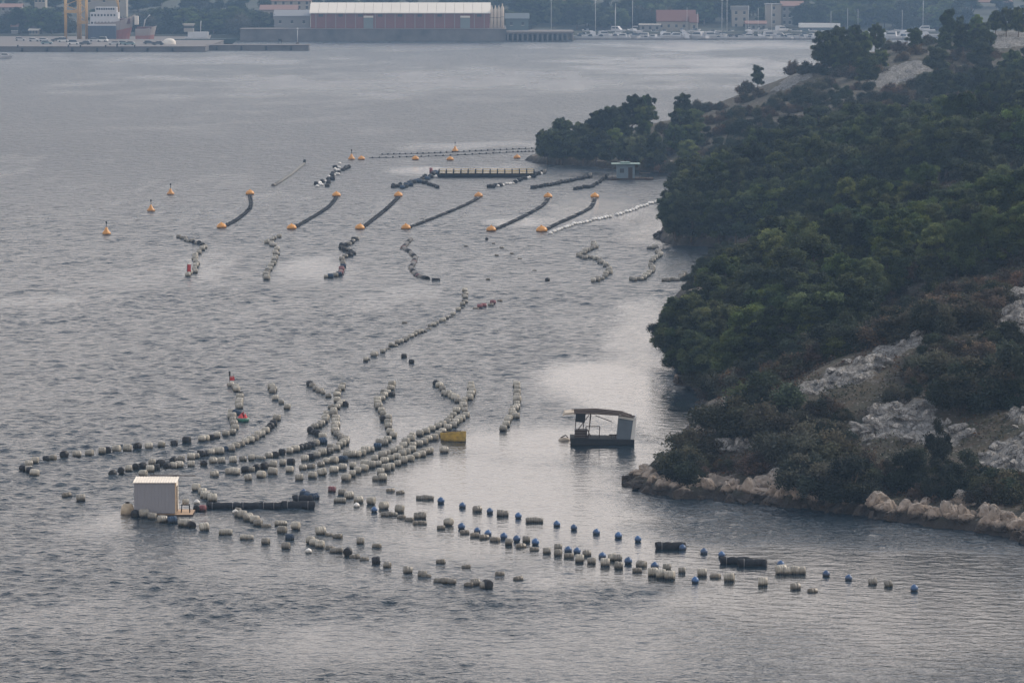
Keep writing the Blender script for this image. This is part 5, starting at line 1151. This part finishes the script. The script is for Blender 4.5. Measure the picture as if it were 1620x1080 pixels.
# parked cars
def car_proto(c, nm, van=False):
    r_ = empty('parked_car', (0, 0, 0))
    h2 = 1.9 if van else 1.42
    MB().prism([(-2.1, .35), (-2.15, .75), (-1.9, .92), (1.1, .95), (2.05, .8), (2.15, .5), (2.1, .3), (-2.0, .3)], -.85, .85, 'Y').build('body', paint('car_' + nm, c, .3, .1), r_)
    MB().prism([(-1.85, .93), (-1.5, h2 - .05), (.25 if not van else .9, h2 - .05), (1.05 if not van else 1.4, .96)], -.74, .74, 'Y').build('cabin', M_GLASS, r_)
    MB().prism([(-1.5, h2 - .05), (-1.4, h2), (.2 if not van else .85, h2), (.28 if not van else .92, h2 - .05)], -.75, .75, 'Y').build('roof', paint('car_' + nm, c), r_)
    for x in (-1.3, 1.3):
        for y in (-.8, .8): MB().tube([(x, y - .1, .32), (x, y + .1, .32)], .32, 10).build('wheel', M_BLACKT, r_)
    MB().b2((2.08, -.7, .55), (2.17, -.4, .7)).build('headlight', M_SHIPW, r_); MB().b2((2.08, .4, .55), (2.17, .7, .7)).build('headlight', M_SHIPW, r_)
    return r_
cp = {'silver': car_proto((.40, .41, .42), 'silver'), 'dark': car_proto((.04, .05, .06), 'dark'), 'white': car_proto((.6, .6, .58), 'white', True), 'teal': car_proto((.12, .19, .20), 'teal')}
usedc = set()
cars = [('silver', 32, 65, 0), ('teal', 74, 70.5, 0), ('silver', 70, 66, 0), ('dark', 90, 66, pi), ('white', 116, 71, 0), ('dark', 135, 71, pi), ('silver', 150, 66, 0), ('white', 162, 66.5, pi), ('silver', 180, 71.5, pi), ('teal', 196, 71, 0), ('teal', 204, 71.8, pi), ('dark', 236, 70.5, 0), ('dark', 250, 71.5, pi), ('silver', 54, 66, 0), ('white', 100, 67, 0)]
ordn = ['first', 'second', 'third', 'fourth', 'fifth', 'sixth', 'seventh', 'eighth', 'ninth', 'tenth', 'eleventh', 'twelfth', 'thirteenth', 'fourteenth', 'fifteenth']
for i, (k, px, py, rz) in enumerate(sorted(cars, key=lambda q: q[1])):
    p = on(px, py, 1.9); o = cp[k] if k not in usedc else copy_tree(cp[k]); usedc.add(k)
    o.location = (p.x, p.y, 1.9); o.rotation_euler = (0, 0, rz + random.gauss(0, .15))
    tag(o, f'{ {"silver": "silver car", "dark": "dark car", "white": "white van", "teal": "teal car"}[k]} parked on the pier, {ordn[i]} vehicle from the left', 'van' if k == 'white' else 'car', 'vehicles parked on the pier')
# small boats
def boat_proto(kind):
    r_ = empty('moored_boat', (0, 0, 0)); L = {'motor': 5.0, 'cruiser': 7.0, 'sail': 8.5}[kind]
    hull(r_, -L / 2, L / 2, -.3, .9, 1.3, L * .33, .35, M_NAVYP if kind == 'sail' else M_SHIPW, M_SHIPW)
    if kind == 'motor': MB().prism([(-.6, .9), (-.3, 1.6), (.4, 1.6), (1.1, 1.0)], -.6, .6, 'Y').build('windscreen', M_GLASS, r_)
    elif kind == 'cruiser':
        MB().prism([(-1.8, .9), (-1.6, 2.3), (.6, 2.3), (1.8, 1.1)], -.9, .9, 'Y').build('cabin', M_SHIPW, r_)
        MB().prism([(-1.5, 1.5), (-1.45, 2.0), (.8, 2.0), (1.3, 1.5)], -.93, .93, 'Y').build('window_band', M_GLASS, r_)
    else:
        MB().prism([(-1.2, .9), (-1.0, 1.5), (1.0, 1.5), (1.8, 1.0)], -.7, .7, 'Y').build('cabin', M_SHIPW, r_)
        MB().tube([(.6, 0, 1), (.6, 0, 11)], .07, 6).build('mast', M_SHIPW, r_); MB().tube([(.6, 0, 2.2), (-3, 0, 2.3)], .16, 6).build('boom', M_SHIPW, r_)
    return r_
bp_ = {k: boat_proto(k) for k in ('motor', 'cruiser', 'sail')}; usedb = set()
random.seed(31)
bl = {'motor': 'small white open motorboat moored in the distant marina', 'cruiser': 'white cabin cruiser moored in the distant marina', 'sail': 'sailing yacht with bare mast moored in the distant marina'}
for row_, (py, n) in enumerate(((62.4, 34), (60.9, 34), (59.5, 32), (53.5, 22))):
    for i in range(n):
        px = 914 + (1470 - 914) * (i + random.uniform(.2, .8)) / n; k = random.choice(('motor', 'motor', 'cruiser', 'cruiser', 'motor')) if not (row_ and i % 7 == 3) else 'sail'
        p = on(px, py, 1.3 if row_ == 3 else 0); o = bp_[k] if k not in usedb else copy_tree(bp_[k]); usedb.add(k)
        s_ = random.uniform(.85, 1.4); o.location = (p.x, p.y, p.z + (.25 if row_ == 3 else 0)); o.scale = (s_,) * 3; o.rotation_euler = (0, 0, random.choice((0, pi, pi / 2 + .3, -pi / 2 - .3, .5, 2.6)) + random.gauss(0, .2))
        tag(o, bl[k], 'boat', 'boats in the marina: ' + k)
p = on(8, 92.5); o = copy_tree(bp_['cruiser']); o.location = p; o.scale = (.8,) * 3; o.rotation_euler = (0, 0, .1); tag(o, 'small boat with dark hull at the far left below the pier', 'boat', 'lone boat')
bw = MB().b2((0, 0, -1), (XX(1440, 1665) - XX(905, 1665), 1.6, .45)).build('breakwater', M_QWALL); bw.location = (XX(905, on(0, 63.2).y), on(0, 63.2).y, 0); tag(bw, 'low dark breakwater in front of the marina boats', 'breakwater')
for i, px in enumerate((942, 722 + 150, 1142, 60 + 1090)):
    p = pt(px, 50, 1708); r_ = empty('light_mast', (p.x, 1708, 1.3), 0, f'tall thin mast on the marina shore, {["left of the boathouse", "beside the dark ruined building", "right of the boathouse", "before the cream house"][i]}', 'mast', 'marina masts')
    MB().tube([(0, 0, 0), (0, 0, 14)], [.15, .07], 6).build('pole', M_SHIPW, r_); MB().b2((-.5, -.1, 13.6), (.5, .1, 13.8)).build('crossarm', M_SHIPW, r_)
# trees of the town shore
random.seed(41)
def far_tree(px, Yv, h, label, group, kind=None):
    x = XX(px, Yv); k = kind or random.choice(('pine', 'pine', 'light', 'bush'))
    o = plant(k, (x, Yv, fz(x, Yv)), h, label, 'tree', group, name='broad_tree', wid=random.uniform(1.15, 1.6) if k != 'bush' else 1.0)
    return o
for (a_, b_, n, Y0, Y1, lb, g_) in ((-10, 420, 46, 1655, 1720, 'hazy tree on the far shore behind the shipyard', 'trees behind the shipyard'), (480, 800, 22, 1675, 1720, 'hazy tree on the far shore behind the brick warehouse', 'trees behind the warehouse'), (800, 1045, 32, 1722, 1760, 'hazy tree on the far shore between warehouse and boathouse', 'trees between warehouse and boathouse'),
                                (1045, 1400, 36, 1745, 1790, 'hazy tree on the far shore behind the marina houses', 'trees behind the marina'), (-20, 1640, 62, 1790, 1840, 'hazy tree high on the town hillside', 'trees on the town hillside'), (-20, 1640, 50, 1860, 1930, 'hazy tree near the top of the town hillside', 'upper trees on the town hillside'), (1270, 1520, 34, 1716, 1790, 'hazy tree on the far shore right of the boat shelter', 'trees right of the boat shelter'), (250, 420, 14, 1652, 1665, 'hazy low tree on the far shore behind the tug', 'low trees behind the tug')):
    for i in range(n):
        px = a_ + (b_ - a_) * (i + random.uniform(0, 1)) / n
        Yv = random.uniform(Y0, Y1)
        if 100 < px < 220 and Yv < 1700: continue
        far_tree(px, Yv, random.uniform(6.5, 11) if Y0 < 1780 else random.uniform(6, 9), lb, g_)

# ------------------------------------------------------------------ air
hz = MB().b2((-3600, -300, -4), (3600, 3700, 95)).build('haze', None); tag(hz, 'thin blue haze over the bay', 'haze', kind='stuff')
m = bpy.data.materials.new('haze_air'); m.use_nodes = True; t = m.node_tree; t.nodes.clear()
o_ = t.nodes.new('ShaderNodeOutputMaterial'); pv = t.nodes.new('ShaderNodeVolumePrincipled')
pv.inputs['Color'].default_value = (.33, .52, .78, 1); pv.inputs['Density'].default_value = HAZE; pv.inputs['Anisotropy'].default_value = .0
t.links.new(pv.outputs[0], o_.inputs['Volume']); hz.data.materials.append(m)


# matt, weathered dark materials
for m_ in (M_RUST, M_DARKW, M_BLACKT, M_NET, M_SLATE, M_BLACK, M_NAVY): m_.node_tree.nodes['Principled BSDF'].inputs['Specular IOR Level'].default_value = .12
# which one of its row: count along the row
def ordinal(n): return str(n) + ('th' if 10 <= n % 100 <= 20 else {1: 'st', 2: 'nd', 3: 'rd'}.get(n % 10, 'th'))
fam = {}
for o in col.objects:
    if o.parent is None and o.get('category') in ('drum', 'buoy', 'boat') or (o.get('group') == 'tall bushes on the near point'): fam.setdefault(o['label'], []).append(o)
for lb, os_ in fam.items():
    if len(os_) < 2: continue
    side = os_[0]['category'] in ('boat', 'shrub')
    if len(lb.split()) > 13: lb = lb.replace(' the ', ' ')
    if len(lb.split()) > 13: lb = lb.replace(' of ', ' ')
    for k, o in enumerate(sorted(os_, key=lambda q: q.location.x / q.location.y if side else q.location.y)):
        o['label'] = lb + ', ' + ordinal(k + 1) + (' from left' if side else ' from front')
